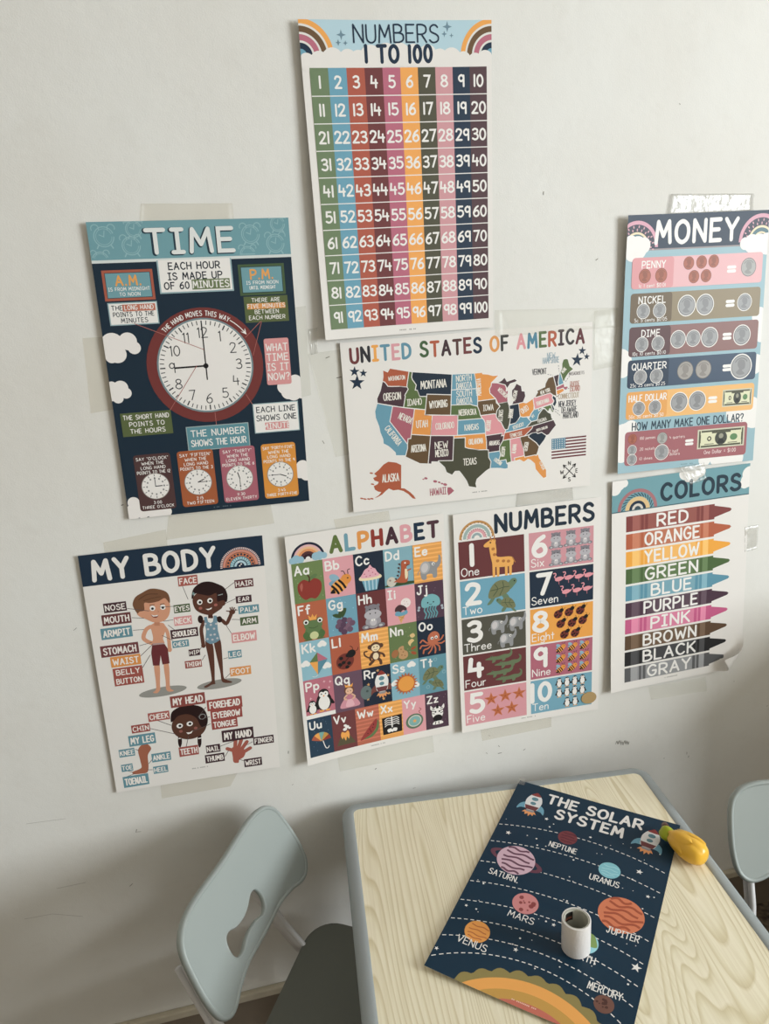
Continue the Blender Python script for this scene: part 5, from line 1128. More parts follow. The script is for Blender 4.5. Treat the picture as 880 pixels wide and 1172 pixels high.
ln([(258,282),(300,278)],.09,(110,72,52)); ln([(358,275),(395,268)],.09,(110,72,52))
pp([(268,375),(300,385),(338,378),(325,402),(290,400)],(130,60,54)); pp([(270,374),(300,382),(336,376),(332,388),(290,392)],WHITE,False); ln([(330,335),(345,345),(332,350)],.06,SK2)
# girl
P.K(200,655,8.0)
P.part('girl_picture')
D=(96,58,46); D2=(80,46,38)
el(405,1030,2.6,.58,(150,148,142),-.04)
pp([(275,640),(340,660),(358,820),(362,1000),(368,1028),(330,1040),(285,1065),(262,1055),(325,1015),(330,960),(300,780)],D); pp([(355,640),(412,625),(432,800),(442,960),(470,990),(520,1008),(505,1020),(430,1010),(412,920),(375,760)],D)
ln([(262,460),(238,530),(248,620),(256,670)],.42,D); el(257,680,.25,.3,D); ln([(385,430),(430,450),(468,478),(500,420),(520,370)],.42,D); el(522,372,.35,.3,D)
for a,b in (((500,365),(470,362)),((512,360),(502,332)),((522,355),(522,328)),((533,358),(542,332)),((540,368),(556,348))): ln([a,b],.13,D,False)
el(405,440,.3,.4,(46,28,26)); el(230,440,.3,.5,(46,28,26))
pp([(300,385),(345,385),(345,430),(300,430)],D2,False)
pp([(262,420),(288,415),(300,462),(325,475),(345,460),(352,405),(378,405),(384,460),(390,540),(412,625),(375,650),(342,662),(320,665),(290,650),(275,630),(282,540),(268,470)],(112,146,164),False)
for x,y in ((325,490),(300,530),(355,525),(325,582),(360,578),(295,620),(340,625),(385,612),(275,480),(375,480)): el(x,y,.14,.13,(200,196,200))
pp([(160,250),(200,200),(300,190),(400,210),(440,270),(430,330),(395,360),(330,398),(260,392),(195,360),(165,310)],D)
pp([(148,240),(165,160),(230,105),(310,92),(390,115),(450,150),(478,215),(470,280),(430,265),(385,275),(375,200),(310,222),(230,210),(180,205),(160,250)],(46,28,28))
el(435,290,.3,.35,D); ln([(212,398),(250,400)],.12,WHITE,False); ln([(345,402),(412,392)],.12,WHITE,False); ln([(395,218),(432,208)],.1,(150,160,160)); el(165,205,.12,.2,(120,150,150))
for x,y in ((223,282),(317,268)): el(x,y,.3,.32,WHITE); el(x+2,y+2,.16,.17,BLACK)
for x,y in ((230,338),(370,307)): el(x,y,.2,.18,(170,100,90))
pp([(278,345),(310,342),(335,328),(330,345),(300,356)],WHITE,False)
# head
P.K(100,770,3.667)
P.part('head_picture'); KS=.76
for x in (388,470): pp([(x-8,265),(x+4,262),(x+6,300),(x-2,318),(x-10,298)],(46,28,28)); ln([(x-6,280),(x+4,278)],.1,WHITE,False)
el(425,225,1.5,1.4,(92,58,46)); pp([(348,210),(352,170),(390,145),(430,138),(480,150),(502,190),(498,225),(475,230),(455,195),(420,178),(380,185),(360,205)],(46,28,28)); el(480,188,.3,.28,(150,150,150),-.4); el(480,188,.24,.2,(46,28,28),-.4)
for x,y in ((385,227),(427,218)): el(x,y,.27,.24,WHITE); el(x+1,y,.13,.13,BLACK)
pp([(412,255),(428,254),(440,246),(434,258),(420,262)],WHITE,False); el(390,250,.16,.14,(150,90,80)); el(452,236,.16,.14,(150,90,80))
P.part('leg_picture'); L=(168,100,76); pp([(212,325),(240,300),(266,320),(252,350),(255,395),(250,420),(225,426),(192,428),(190,418),(215,408),(226,398),(220,370)],L)
P.part('hand_picture'); pp([(605,318),(640,318),(662,330),(655,355),(636,368),(632,380),(612,378),(608,355)],(172,92,78)); 
for a,b in (((612,330),(585,322)),((618,322),(620,284)),((632,320),(644,284)),((645,324),(668,292)),((656,334),(682,318))): ln([a,b],.34,(172,92,78),False)
LN=(92,80,80)
for a,b in (((265,195),(350,225)),((262,238),(362,260)),((495,148),(462,190)),((512,188),(470,200)),((515,218),(440,250)),((412,315),(422,270)),((200,325),(216,330)),((272,365),(256,385)),((272,410),(250,410)),((170,415),(190,420)),((160,440),(200,425)),((555,312),(612,290)),((575,355),(590,330)),((692,292),(668,305)),((655,372),(638,366))): P.part('leader_line'); P.line([C(*a),C(*b)],.04,LN,caps=False)
P.K(80,600,3.385)
for a,b in (((220,330),(305,340)),((238,366),(285,368)),((243,415),(285,412)),((268,475),(315,462)),((272,515),(320,468)),((280,560),(310,510)),((398,322),(345,325)),((398,374),(360,380)),((405,415),(378,395)),((398,455),(355,435)),((432,240),(455,295)),((635,228),(600,255)),((640,292),(600,310)),((660,373),(625,372)),((625,428),(600,390)),((610,520),(592,525)),((620,580),(600,600)),((500,490),(508,480)),((510,530),(522,510)),((650,335),(635,338))): P.part('leader_line'); P.line([C(*a),C(*b)],.035,LN,caps=False)
PL=(76,50,56); RD=(160,76,70); BL=(98,146,160)
def lb(a,b,t,col,tc=(240,232,226)):
    P.part('word_label'); a=C(*a); b=C(*b); u0,v0,u1,v1=a[0],a[1],b[0],b[1]; P.rect(u0,v0,u1,v1,col); ls=t.split('/'); h=(v1-v0)/len(ls)
    for i,q in enumerate(ls): P.text(q,(u0+u1)/2,v0+h*(i+.78),h*.54,tc,.19,maxw=(u1-u0)*.84)
for a,b,t,c in (((127,312),(220,338),'NOSE',PL),((121,357),(238,385),'MOUTH',(110,60,62)),((117,410),(243,438),'ARMPIT',BL),((116,478),(268,503),'STOMACH',(118,66,68)),((155,520),(276,545),'WAIST',(226,146,74)),((398,318),(465,342),'EYES',(84,100,68)),((399,365),(472,390),'NECK',(222,150,150)),((386,415),(496,436),'SHOULDER',PL),((393,458),(460,476),'CHEST',BL),((414,207),(494,236),'FACE',(176,92,82)),((635,220),(711,243),'HAIR',(104,58,62)),((640,283),(704,303),'EAR',PL),((650,322),(733,342),'PALM',BL),((657,365),(730,388),'ARM',(84,100,68)),((623,425),(724,452),'ELBOW',(220,150,150)),((610,495),(665,518),'LEG',BL),((617,560),(702,582),'FOOT',(226,150,84)),((457,490),(503,510),'HIP',PL),((442,535),(510,555),'THIGH',(160,86,78))): lb(a,b,t,c)
P.K(100,770,3.667); lb((105,-12),(238,45),'BELLY/BUTTON',(166,84,74))
for a,b,t,c in (((343,105),(494,132),'MY HEAD',(146,74,68)),((497,120),(650,145),'FOREHEAD',RD),((513,164),(650,187),'EYEBROW',RD),((517,205),(630,228),'TONGUE',RD),((251,175),(345,198),'CHEEK',(176,92,84)),((182,226),(263,248),'CHIN',RD),((170,270),(287,298),'MY LEG',BL),((130,328),(200,350),'KNEE',BL),((266,345),(350,368),'ANKLE',BL),((140,390),(192,412),'TOE',BL),((273,398),(338,418),'HEEL',BL),((147,440),(259,468),'TOENAIL',BL),((380,318),(466,345),'TEETH',(166,84,76)),((560,248),(698,276),'MY HAND',(70,46,52)),((694,274),(783,294),'FINGER',(70,46,52)),((494,310),(557,333),'NAIL',(70,46,52)),((490,350),(575,372),'THUMB',(70,46,52)),((655,366),(733,387),'WRIST',(70,46,52))): lb(a,b,t,c)
P.part('small_print'); small_print(P,5.6,16.1,1.1)
P.build('educational_poster','cream poster titled MY BODY with a boy, a girl and body word labels','poster','educational posters taped to the wall')

# ================================================================ ALPHABET
P = Poster(11, 17, [(325.5,614.5),(507.5,587.5),(517.5,837),(352.3,876.8)], (.007,.001,.002,.016), wave=(0,.004,.002))
P.part('title_lettering')
x=3.02; h=1.02; tt='ALPHABET'; cs=((98,118,62),(112,160,178),(232,152,76),RED,(74,48,58),(226,158,166),NAVY,(84,54,64)); sp=.42; tw=P.width(tt,h,.24,sp); xs=7.5/tw
for ch,cc in zip(tt,cs):
    gw=GLYPH[ch][0]/10; P.text(ch,x+gw*h*xs/2,1.55,h,cc,.26,xs=xs); x+=(gw+sp)*h*xs
P.part('rainbow_print'); cx,cy=1.42,1.75
rainbow(P,cx,cy,1.15,((1,.86,(40,44,64)),(.86,.74,(226,178,182)),(.74,.6,(236,186,140)),(.6,.46,(232,150,96)),(.46,.3,(90,56,58)),(.3,.14,(60,40,48)),(.14,.01,WHITE)))
P.cloud([(.35,1.75,.22),(.62,1.66,.28),(.9,1.74,.25),(1.95,1.66,.28),(2.2,1.6,.26),(2.5,1.68,.22),(.5,1.8,.2),(2.2,1.75,.2)],(150,190,208))
TILES=[('Aa',(112,134,82),pic_apple),('Bb',(228,160,168),pic_bee),('Cc',(36,48,66),pic_cupcake),('Dd',(132,176,190),pic_dino),('Ee',(236,162,84),pic_elephant),
('Ff',(188,100,70),pic_frog),('Gg',(112,164,186),pic_grapes),('Hh',(112,56,58),pic_hippo),('Ii',(228,160,168),pic_icecream),('Jj',(86,62,78),pic_jelly),
('Kk',(142,188,204),pic_kite),('Ll',(184,94,68),pic_ladybug),('Mm',(238,164,84),pic_monkey),('Nn',(104,124,78),pic_nuts),('Oo',(36,48,66),pic_octopus),
('Pp',(192,112,128),pic_penguin),('Qq',(108,80,98),pic_queen),('Rr',(36,46,64),pic_rocket),('Ss',(132,180,198),pic_sun),('Tt',(100,152,168),pic_turtle),
('Uu',(42,66,88),pic_umbrella),('Vv',(118,62,64),pic_volcano),('Ww',(190,104,82),pic_melon),('Xx',(236,162,84),pic_xray),('Yy',(228,160,168),pic_yoyo),('Zz',(84,62,76),pic_zebra)]
rv=[1.96,4.78,7.58,10.46,13.47,16.46]
for i,(t,cc,fn) in enumerate(TILES):
    r,k,n=(i//5,i%5,5) if i<20 else (4,i-20,6)
    cw=10.5/n; u0=.26+k*cw; u1=u0+cw; v0,v1=rv[r],rv[r+1]; P.part('letter_tile'); P.rect(u0,v0,u1,v1,cc)
    lt=tuple(min(255,int(x*1.09+6)) for x in cc); um,vm=(u0+u1)/2,(v0+v1)/2
    if t in('Ee','Mm','Ww','Xx'):
        for j in range(9): P.rect(u0,v0+j*.31+.08,u1,v0+j*.31+.2,lt)
    elif t in('Gg','Uu','Aa','Zz','Jj','Nn'):
        for j in range(16): P.ell(u0+.15+random.random()*(cw-.3),v0+.15+random.random()*2.5,.035,.035,tuple(min(255,x+40) for x in cc))
    elif t in('Kk','Ss'):
        for a,b in ((.75,.15),(.15,.6),(.85,.75)): P.cloud([(u0+a*cw-.16,v0+b*2.8,.18),(u0+a*cw,v0+b*2.8-.08,.22),(u0+a*cw+.14,v0+b*2.8,.17)],WHITE)
    elif t=='Rr':
        for a,b in ((.2,.45),(.15,.85),(.9,.3),(.9,.8),(.55,.12),(.7,.92)): P.star(u0+a*cw,v0+b*2.9,.14,(214,160,100))
        P.ell(u0+.22,v0+1.9,.42,.55,(104,120,120)); P.ell(u0+.3,v0+1.8,.1,.1,(70,84,84))
    elif t=='Pp':
        for a,b in ((.7,.12),(.85,.3),(.2,.5),(.9,.15),(.3,.62),(.12,.75)): P.star(u0+a*cw,v0+b*2.9,.12,(232,190,196),4,.3)
        P.rect(u0,v1-.3,u1,v1,WHITE)
    elif t=='Tt':
        for a,b in ((.6,.12),(.3,.85),(.9,.5)): P.ell(u0+a*cw,v0+b*2.9,.14,.14,(140,180,190)); P.ell(u0+a*cw,v0+b*2.9,.1,.1,cc)
    G_=G(P,um+.04,v0+1.82,1.92 if n==5 else 1.68)
    if t=='Pp':
        pic_penguin(G(P,um+.3,v0+1.75,1.85)); pic_penguin(G(P,um-.55,v0+2.15,1.15))
    elif t=='Tt':
        pic_turtle(G(P,um-.05,v0+1.4,1.75)); pic_turtle(G(P,um+.25,v0+2.3,1.25,flip=True))
    elif t in('Rr',): pic_rocket(G(P,um+.35,v0+1.45,2.2),fin=(124,70,64))
    else: fn(G_)
    P.text(t,u0+.18,v0+.82,.6 if n==5 else .56,WHITE,.2,al='l',maxw=1.1,caps=True)
P.part('small_print'); small_print(P,5.3,16.72,1.1)
P.build('educational_poster','white poster titled ALPHABET with a grid of coloured letter tiles','poster','educational posters taped to the wall')

# ================================================================ NUMBERS (one to ten)
P = Poster(11, 17, [(518.2,589.1),(688.1,568.6),(684.4,811.8),(529,839.3)], (.003,.001,.002,.009), wave=(.001,.003,.002))
P.part('rainbow_print'); cx,cy=1.66,1.9
rainbow(P,cx,cy,1.28,((1,.86,(196,142,84)),(.86,.78,(236,230,224)),(.78,.6,(158,178,174)),(.6,.54,(236,230,224)),(.54,.36,(222,160,166)),(.36,.3,(236,230,224)),(.3,.16,(150,170,172)),(.16,.01,(236,230,224))))
for k in range(14):
    t=PI+k*PI/13; P.ell(cx+.68*math.cos(t),cy+.68*math.sin(t),.035,.035,(120,70,70)); P.ell(cx+1.12*math.cos(t),cy+1.12*math.sin(t),.05,.03,(96,66,46),t)
P.part('title_lettering'); P.text('NUMBERS',6.72,1.62,1.2,(36,50,66),.22,maxw=7.3,xs=1.25,jit=.04)
NL=[('1','One',(110,58,60)),('2','Two',(110,166,190)),('3','Three',(86,84,74)),('4','Four',(110,58,60)),('5','Five',(220,152,160)),('6','Six',(212,148,156)),('7','Seven',(38,52,70)),('8','Eight',(240,162,72)),('9','Nine',(182,102,120)),('10','Ten',(116,168,190))]
for i,(d,wd,cc) in enumerate(NL):
    r=i%5; L=i<5; u0=.3 if L else 5.48; u1=5.13 if L else 10.44; v0=2.05+r*2.905; v1=v0+2.78
    P.part('number_panel'); P.rect(u0,v0,u1,v1,cc)
    P.text(d,u0+(.95 if L else (1.1 if d=='7' else .8)),v0+1.76,1.42,WHITE,.24,maxw=1.5,caps=True,xs=1.1)
    P.text(wd,u0+.15,v0+2.56,.58,WHITE,.12,al='l',maxw=2.0)
    def AN(n,fn,sp,sz,sy=1,rot=0,flip=False):
        for u,v in sp: P.part('animal_picture'); fn(G(P,u0+u,v0+v,sz*1.14,rot,flip,sy))
    if d=='1': AN(1,pic_giraffe,[(2.95,1.42)],2.7)
    elif d=='2': AN(2,pic_turtle,[(3.05,.95)],2.1); P.part('animal_picture'); pic_turtle(G(P,u0+3.4,v0+2.1,1.6,flip=True))
    elif d=='3': AN(3,pic_elephant,[(2.7,.85),(4.1,.78),(3.35,2.0)],1.4)
    elif d=='4': AN(4,pic_croc,[(2.7,.55),(3.4,1.1),(2.75,1.75),(3.45,2.3)],1.9,.75,-.05)
    elif d=='5': AN(5,pic_starfish,[(2.05,.9),(3.15,.82),(4.25,.8),(2.55,1.95),(3.65,1.9)],1.05)
    elif d=='6': AN(6,pic_hippo,[(2.05,.75),(3.2,.72),(4.3,.7),(2.05,2.05),(3.2,2.02),(4.3,1.98)],1.15)
    elif d=='7': AN(7,pic_flamingo,[(2.2,.7),(2.95,.68),(3.75,.7),(4.5,.68),(2.75,1.75),(3.6,1.75),(4.4,1.72)],.95)
    elif d=='8': AN(8,pic_ladybug,[(2.25,.55),(3.1,.5),(4.0,.48),(2.45,1.35),(3.35,1.4),(4.2,1.3),(2.75,2.25),(3.6,2.25)],.92)
    elif d=='9': AN(9,pic_bee,[(2.4+a*.95,.5+b*.85) for b in range(3) for a in range(3)],.85)
    else: AN(10,pic_penguin,[(2.3+a*.63,.5+b*.85) for b in range(2) for a in range(4)]+[(2.95,2.25),(3.6,2.25)],.75)
P.part('small_print'); small_print(P,5.3,16.66,1.2)
P.build('educational_poster','poster titled NUMBERS with ten coloured panels counting animals from one to ten','poster','educational posters taped to the wall')
# tan round sticker on its lower right corner
P.K(510,700,4.632); u,v=P.c(758,456)
bm=bmesh.new(); ring=[P.to3d([(u+.62*math.cos(t),v+.5*math.sin(t))],[.0009])[0] for t in np.linspace(0,2*PI,28,endpoint=False)]
vs=[bm.verts.new(q) for q in ring]; f=bm.faces.new(vs); r=bmesh.ops.extrude_face_region(bm,geom=[f])
for q in r['geom']:
    if isinstance(q,bmesh.types.BMVert): q.co.y-=.0005
tag(bm_obj('round_sticker',bm,plain('tan_paper',(176,148,104),.7,.2)),'tan round sticker on the lower right corner of the NUMBERS poster','sticker')

# ================================================================ table
def V3(a): return Vector((float(a[0]), float(a[1]), float(a[2])))
TZ = .505
TANG = math.radians(-6.5)
e1 = np.array([math.cos(TANG), math.sin(TANG), 0]); e2 = np.array([math.sin(TANG), -math.cos(TANG), 0])
TA = np.array([.1516, -.0466, 0]); TW, TD, TE = .535, .62, .021
tc = TA + e1*TW/2 + e2*TD/2
table = empty('childrens_table', (tc[0], tc[1], 0), TANG)
tag(table, 'low square table with pale ash wood top and grey plastic rim', 'table')
WOOD = wood_mat()
GREYP = plain('grey_blue_plastic', (150, 156, 157), .42, .45, bump=.12, bscale=900)
bm = bmesh.new(); bm_box(bm, -TW/2-.004, TW/2+.004, -TD/2-.004, TD/2+.004, TZ-.022, TZ)
bm_obj('tabletop', bm, WOOD, table)
# rim: rounded profile swept round a rounded rectangle
def rrect(w_, d_, r, n=8):
    p = []
    for cx, cy, a in ((w_-r, d_-r, 0), (-w_+r, d_-r, 90), (-w_+r, -d_+r, 180), (w_-r, -d_+r, 270)):
        for k in range(n+1):
            t = math.radians(a+90*k/n); p.append((cx+r*math.cos(t), cy+r*math.sin(t)))
    return p
prof = [(0, -.030), (0, .0002), (.0015, .0011), (.006, .0016), (.013, .0008), (.018, -.0018), (.0208, -.006), (.021, -.014), (.0205, -.024), (.017, -.030)]
bm = bmesh.new(); rings = []
for off, z in prof:
    rings.append([bm.verts.new((x, y, TZ+z)) for x, y in rrect(TW/2+off, TD/2+off, .012+off)])
for i in range(len(rings)):
    r0, r1 = rings[i], rings[(i+1) % len(rings)]
    for k in range(len(r0)): bm.faces.new((r0[k], r0[(k+1) % len(r0)], r1[(k+1) % len(r1)], r1[k]))
auto_smooth(bm_obj('edge_band', bm, GREYP, table, True), 50)
for sx in (-1, 1):
    for sy in (-1, 1):
        bm = bmesh.new(); x, y = sx*(TW/2-.06), sy*(TD/2-.06)
        tube(bm, [(x, y, TZ-.022), (x+sx*.01, y+sy*.01, .02)], [.019, .016], 16); tube(bm, [(x+sx*.01, y+sy*.01, .022), (x+sx*.011, y+sy*.011, 0)], [.021, .021], 16)
        bm_obj('leg', bm, GREYP, table, True)
bm = bmesh.new()
for a, b in ((-1, 1),):
    bm_box(bm, -TW/2+.05, TW/2-.05, -TD/2+.05, -TD/2+.068, TZ-.06, TZ-.022); bm_box(bm, -TW/2+.05, TW/2-.05, TD/2-.068, TD/2-.05, TZ-.06, TZ-.022)
    bm_box(bm, -TW/2+.05, -TW/2+.068, -TD/2+.05, TD/2-.05, TZ-.06, TZ-.022); bm_box(bm, TW/2-.068, TW/2-.05, -TD/2+.05, TD/2-.05, TZ-.06, TZ-.022)
bm_obj('apron', bm, GREYP, table)

# ================================================================ chairs
CHP = plain('chair_grey_plastic', (151, 158, 155), .38, .5, bump=.15, bscale=1400)
CHW = plain('chair_white_plastic', (206, 204, 204), .4, .5)
SEATP = plain('chair_seat_plastic', (106, 108, 100), .55, .4, bump=.2, bscale=1400)
LEAN = math.radians(25)
HALF = [(0,.006),(.045,.008),(.09,.010),(.120,.006),(.139,-.004),(.150,-.022),(.155,-.052),(.157,-.088),(.154,-.118),(.146,-.134),(.132,-.142),(.115,-.140),(.095,-.133),(.06,-.127),(.03,-.128)]
HOLE = [(.050,-.082),(.044,-.071),(.030,-.069),(.012,-.076),(-.006,-.079),(-.026,-.076),(-.042,-.069),(-.055,-.071),(-.061,-.083),(-.060,-.098),(-.052,-.107),(-.038,-.109),(-.022,-.104),(-.004,-.102),(.016,-.104),(.032,-.109),(.044,-.105),(.050,-.095)]
def chair(label, loc, yaw, group):
    root = empty('childrens_chair', loc, yaw); tag(root, label, 'chair', group)
    out = HALF + [(-s, t) for s, t in HALF[:0:-1]] + [(0, -.129)]
    out = HALF + [(0, -.129)] + [(-s, t) for s, t in HALF[:0:-1]]
    out = [tuple(q) for q in catmull(out, True, 4)]
    hole = [tuple(q) for q in catmull([(s-.018, -.089+(t+.089)*1.12) for s, t in HOLE], True, 4)]
    def M(s, t, d):
        """backrest plane: s across, t up along the lean, d out of the front"""
        bow = .009*((s/.157)**2-.6)
        d = d + bow
        return (-.17 - t*0 + (-math.sin(LEAN))*t + math.cos(LEAN)*d, s, .55 + math.cos(LEAN)*t + math.sin(LEAN)*d)
    tri = geometry.tessellate_polygon([[Vector((a, b, 0)) for a, b in out], [Vector((a, b, 0)) for a, b in hole]])
    pts = out+hole; bm = bmesh.new(); bv = [bm.verts.new((a, b, 0)) for a, b in pts]
    for t in tri:
        try: bm.faces.new([bv[i] for i in t])
        except ValueError: pass
    for k in range(-10, 11):
        bmesh.ops.bisect_plane(bm, geom=bm.verts[:]+bm.edges[:]+bm.faces[:], plane_co=(k*.0151, 0, 0), plane_no=(1, 0, 0), dist=1e-7)
    bmesh.ops.recalc_face_normals(bm, faces=bm.faces[:])
    r = bmesh.ops.extrude_face_region(bm, geom=bm.faces[:])
    for v in r['geom']:
        if isinstance(v, bmesh.types.BMVert): v.co.z = .009
    for v in bm.verts: v.co = M(v.co.x, v.co.y, v.co.z-.0045)
    o = bm_obj('backrest', bm, CHP, root, True); auto_smooth(o, 40)
    for nm, lp, rad in (('backrest_rim', out, .0068), ('handle_rim', hole, .0050)):
        bm = bmesh.new(); L3 = [Vector(M(a, b, 0)) for a, b in lp]; n = len(L3); rg = []
        for i in range(n):
            t = (L3[(i+1) % n]-L3[i-1]).normalized(); nn = Vector((math.cos(LEAN), 0, math.sin(LEAN))); a = t.cross(nn).normalized(); b2 = a.cross(t)
            rg.append([bm.verts.new(L3[i]+(a*math.cos(k*PI/5)*(.0045 if nm == 'backrest_rim' else .0026)+b2*math.sin(k*PI/5)*rad)) for k in range(10)])
        for i in range(n):
            r0, r1 = rg[i], rg[(i+1) % n]
            for k in range(10): bm.faces.new((r0[k], r0[(k+1) % 10], r1[(k+1) % 10], r1[k]))
        bm_obj(nm, bm, CHP, root, True)
    # seat: shallow rounded pan
    sp = rrect(.155, .168, .055, 8); bm = bmesh.new(); rings = []
    for sc_, z in ((1, -.020), (1.0, -.006), (.985, 0), (.9, -.001), (.7, -.006), (.35, -.008)):
        rings.append([bm.verts.new((.038+x*sc_, y*sc_*(1-.06*(x/.155)), .288+z)) for x, y in sp])
    for r0, r1 in zip(rings, rings[1:]):
        for k in range(len(r0)): bm.faces.new((r0[k], r0[(k+1) % len(r0)], r1[(k+1) % len(r1)], r1[k]))
    bm.faces.new(rings[0][::-1]); bm.faces.new(rings[-1])
    auto_smooth(bm_obj('seat', bm, SEATP, root, True), 50)
    for sg in (-1, 1):
        # flat channel upright behind the backrest, running down along its lean to the seat
        bm = bmesh.new()
        for dx in (-.0095, .0095):
            tube(bm, [(-.204+dx, sg*.098, .44), (-.150+dx, sg*.106, .335), (-.118+dx, sg*.118, .272), (-.090+dx, sg*.124, .258)], .0055, 10)
        tube(bm, [(-.204, sg*.095, .44), (-.150, sg*.103, .335), (-.118, sg*.115, .272), (-.090, sg*.121, .258)], .010, 12, flat=(.35, 1.0), up=(1, 0, 0))
        bm_obj('upright', bm, CHW, root, True)
        bm = bmesh.new(); tube(bm, [(-.095, sg*.130, .266), (-.120, sg*.140, .12), (-.140, sg*.150, 0)], [.013, .012, .0105], 14)
        bm_obj('leg', bm, CHW, root, True)
        bm = bmesh.new(); tube(bm, [(.120, sg*.130, .266), (.135, sg*.140, .12), (.150, sg*.150, 0)], [.013, .012, .0105], 14)
        bm_obj('leg', bm, CHW, root, True)
        bm = bmesh.new(); tube(bm, [(-.10, sg*.131, .262), (.125, sg*.131, .262)], .010, 12)
        bm_obj('side_rail', bm, CHW, root, True)
    return root
ya = math.radians(-30)
chair('grey plastic chair tucked under the left side of the table, backrest with a hand hole', (-.07+.17*math.cos(ya), -.168+.17*math.sin(ya), 0), ya, 'grey plastic chairs at the table')
yb = math.radians(257)
chair('grey plastic chair beyond the right side of the table, cut off by the frame', (.909+.17*math.cos(yb), -.283+.17*math.sin(yb), 0), yb, 'grey plastic chairs at the table')

# ================================================================ THE SOLAR SYSTEM poster lying on the table
PZ = TZ+.002
q = [on_level(594.8, 894.7, PZ), on_level(774.4, 943.8, PZ), on_level(485.8, 1108, PZ), on_level(727.3, 1167.9, PZ)]
TLp, BLp = q[0], q[2]
TRp = TLp + (q[1]-TLp)/np.linalg.norm(q[1]-TLp)*.2794
BRp = TRp + (q[3]-TRp)/np.linalg.norm(q[3]-TRp)*.4318
BLp = TLp + (BLp-TLp)/np.linalg.norm(BLp-TLp)*.4318
def to_px(X):
    d = np.array(X)-CAMP; return (CX+FPX*(d@RIGHT)/(d@FWD), CY+FPX*(d@DOWN)/(d@FWD))
P = Poster(11, 17, [TLp, TRp, BRp, BLp], (.0035,.001,.004,.006), on=TZ, gap=.0017)
src = [to_px(a) for a in (TLp, TRp, BRp, BLp)]; A, bb = [], []
for (x, y), (u, v) in zip(src, [(0, 0), (11, 0), (11, 17), (0, 17)]):
    A += [[x, y, 1, 0, 0, 0, -u*x, -u*y], [0, 0, 0, x, y, 1, -v*x, -v*y]]; bb += [u, v]
P.hm = np.append(np.linalg.solve(np.array(A), np.array(bb)), 1).reshape(3, 3)
P.K(480, 880, 2.588)
SN = (20, 50, 71)
P.part('background_print'); P.rect(0, 0, 11, 17, SN)
for top, s_ in ((3.95,.95),(5.75,.85),(7.75,.8),(9.45,.9),(11.0,.95),(12.35,1.1),(13.45,1.3),(14.35,1.9)):
    P.part('orbit_line'); R_ = (5.6**2+s_**2)/(2*s_); cv = top+R_; N_ = int(11/.36)
    for k in range(N_):
        u = .1+k*.36; pr = []
        for uu in (u, u+.21): pr.append((uu, cv-math.sqrt(max(R_**2-(uu-5.7)**2, 0))))
        if pr[1][1] < 16.6: P.line(pr, .055, WHITE, caps=False)
random.seed(3)
for k in range(60):
    P.part('star_print'); P.ell(random.uniform(.3,10.7), random.uniform(3,14.5), *(2*[random.choice((.03,.03,.045,.06))]), WHITE)
for x, y, r in ((261,196,.2),(650,311,.22),(640,598,.3),(283,543,.16),(375,153,.16),(675,386,.14),(50,541,.14),(505,207,.12),(395,470,.14),(136,414,.12)):
    u, v = P.c(x, y); P.part('star_print'); P.star(u, v, r, WHITE, 5, .4, .1)
P.part('sun_picture')
cu, cv = 6.1, 20.8
sc_ = [(cu+(5.95+.14*math.cos(k*2.2))*math.cos(t), cv+(5.95+.14*math.cos(k*2.2))*math.sin(t)) for k, t in enumerate(np.linspace(-PI, 0, 80))]
def cap(R_, col, wav=0):
    p = []
    for k, t in enumerate(np.linspace(-PI+.02, -.02, 110)):
        rr = R_+(wav*abs(math.sin(k*.5)) if wav else 0); p.append((cu+rr*math.cos(t), cv+rr*math.sin(t)))
    p = [a for a in p if a[1] < 17]
    P.add([[(p[0][0], 17)]+p+[(p[-1][0], 17)]], col)
cap(5.72, (150,134,78), .26); cap(5.4, (246,170,84)); cap(4.75, (206,156,74)); cap(4.2, (206,110,92))
P.part('small_print'); small_print(P, 5.7, 16.7, 1.4, (240,200,180))
P.part('title_lettering')
P.text('THE SOLAR', 5.6, 1.45, .86, WHITE, .22, maxw=6.3, xs=1.3, jit=.03); P.text('SYSTEM', 5.55, 2.72, .86, WHITE, .22, maxw=4.4, xs=1.3, jit=.03)
P.part('rocket_picture'); pic_rocket(G(P, 1.6, 2.0, 2.5), nose=(150,62,58), body=(226,226,226))
P.part('rocket_picture'); pic_rocket(G(P, 9.45, 2.3, 2.5, .12), nose=(150,62,58), body=(226,226,226))
def stripes(u, v, r, c2, rows, w_, wob):
    for y in rows:
        hw = math.sqrt(max(r*r-(y*r)**2, 0))*.97; L = [(u-hw+2*hw*i/8, v+y*r+wob*math.sin(i*1.3+y*5)*r) for i in range(9)]
        L = [a for a in L if (a[0]-u)**2+(a[1]-v)**2 < (r*.97)**2]
        if len(L) > 2: P.line(L, w_*r, c2, True, caps=False)
def craters(u, v, r, c2, n, seed):
    rr = random.Random(seed)
    for k in range(n):
        a, d = rr.random()*2*PI, math.sqrt(rr.random())*.72*r; s_ = rr.uniform(.06,.2)*r; P.ell(u+d*math.cos(a), v+d*math.sin(a), s_, s_, c2)
def name(t, x, y, h=.44, wd=1.75):
    P.part('planet_name'); u, v = P.c(x, y); P.text(t, u, v, h, WHITE, .13, maxw=wd)
def planet(x, y): P.part('planet_picture'); return P.c(x, y)
u, v = planet(437,209); P.ell(u,v,.62,.62,(126,60,66)); stripes(u,v,.62,(100,44,54),(-.6,-.2,.2,.6),.16,.03); name('NEPTUNE',420,246)
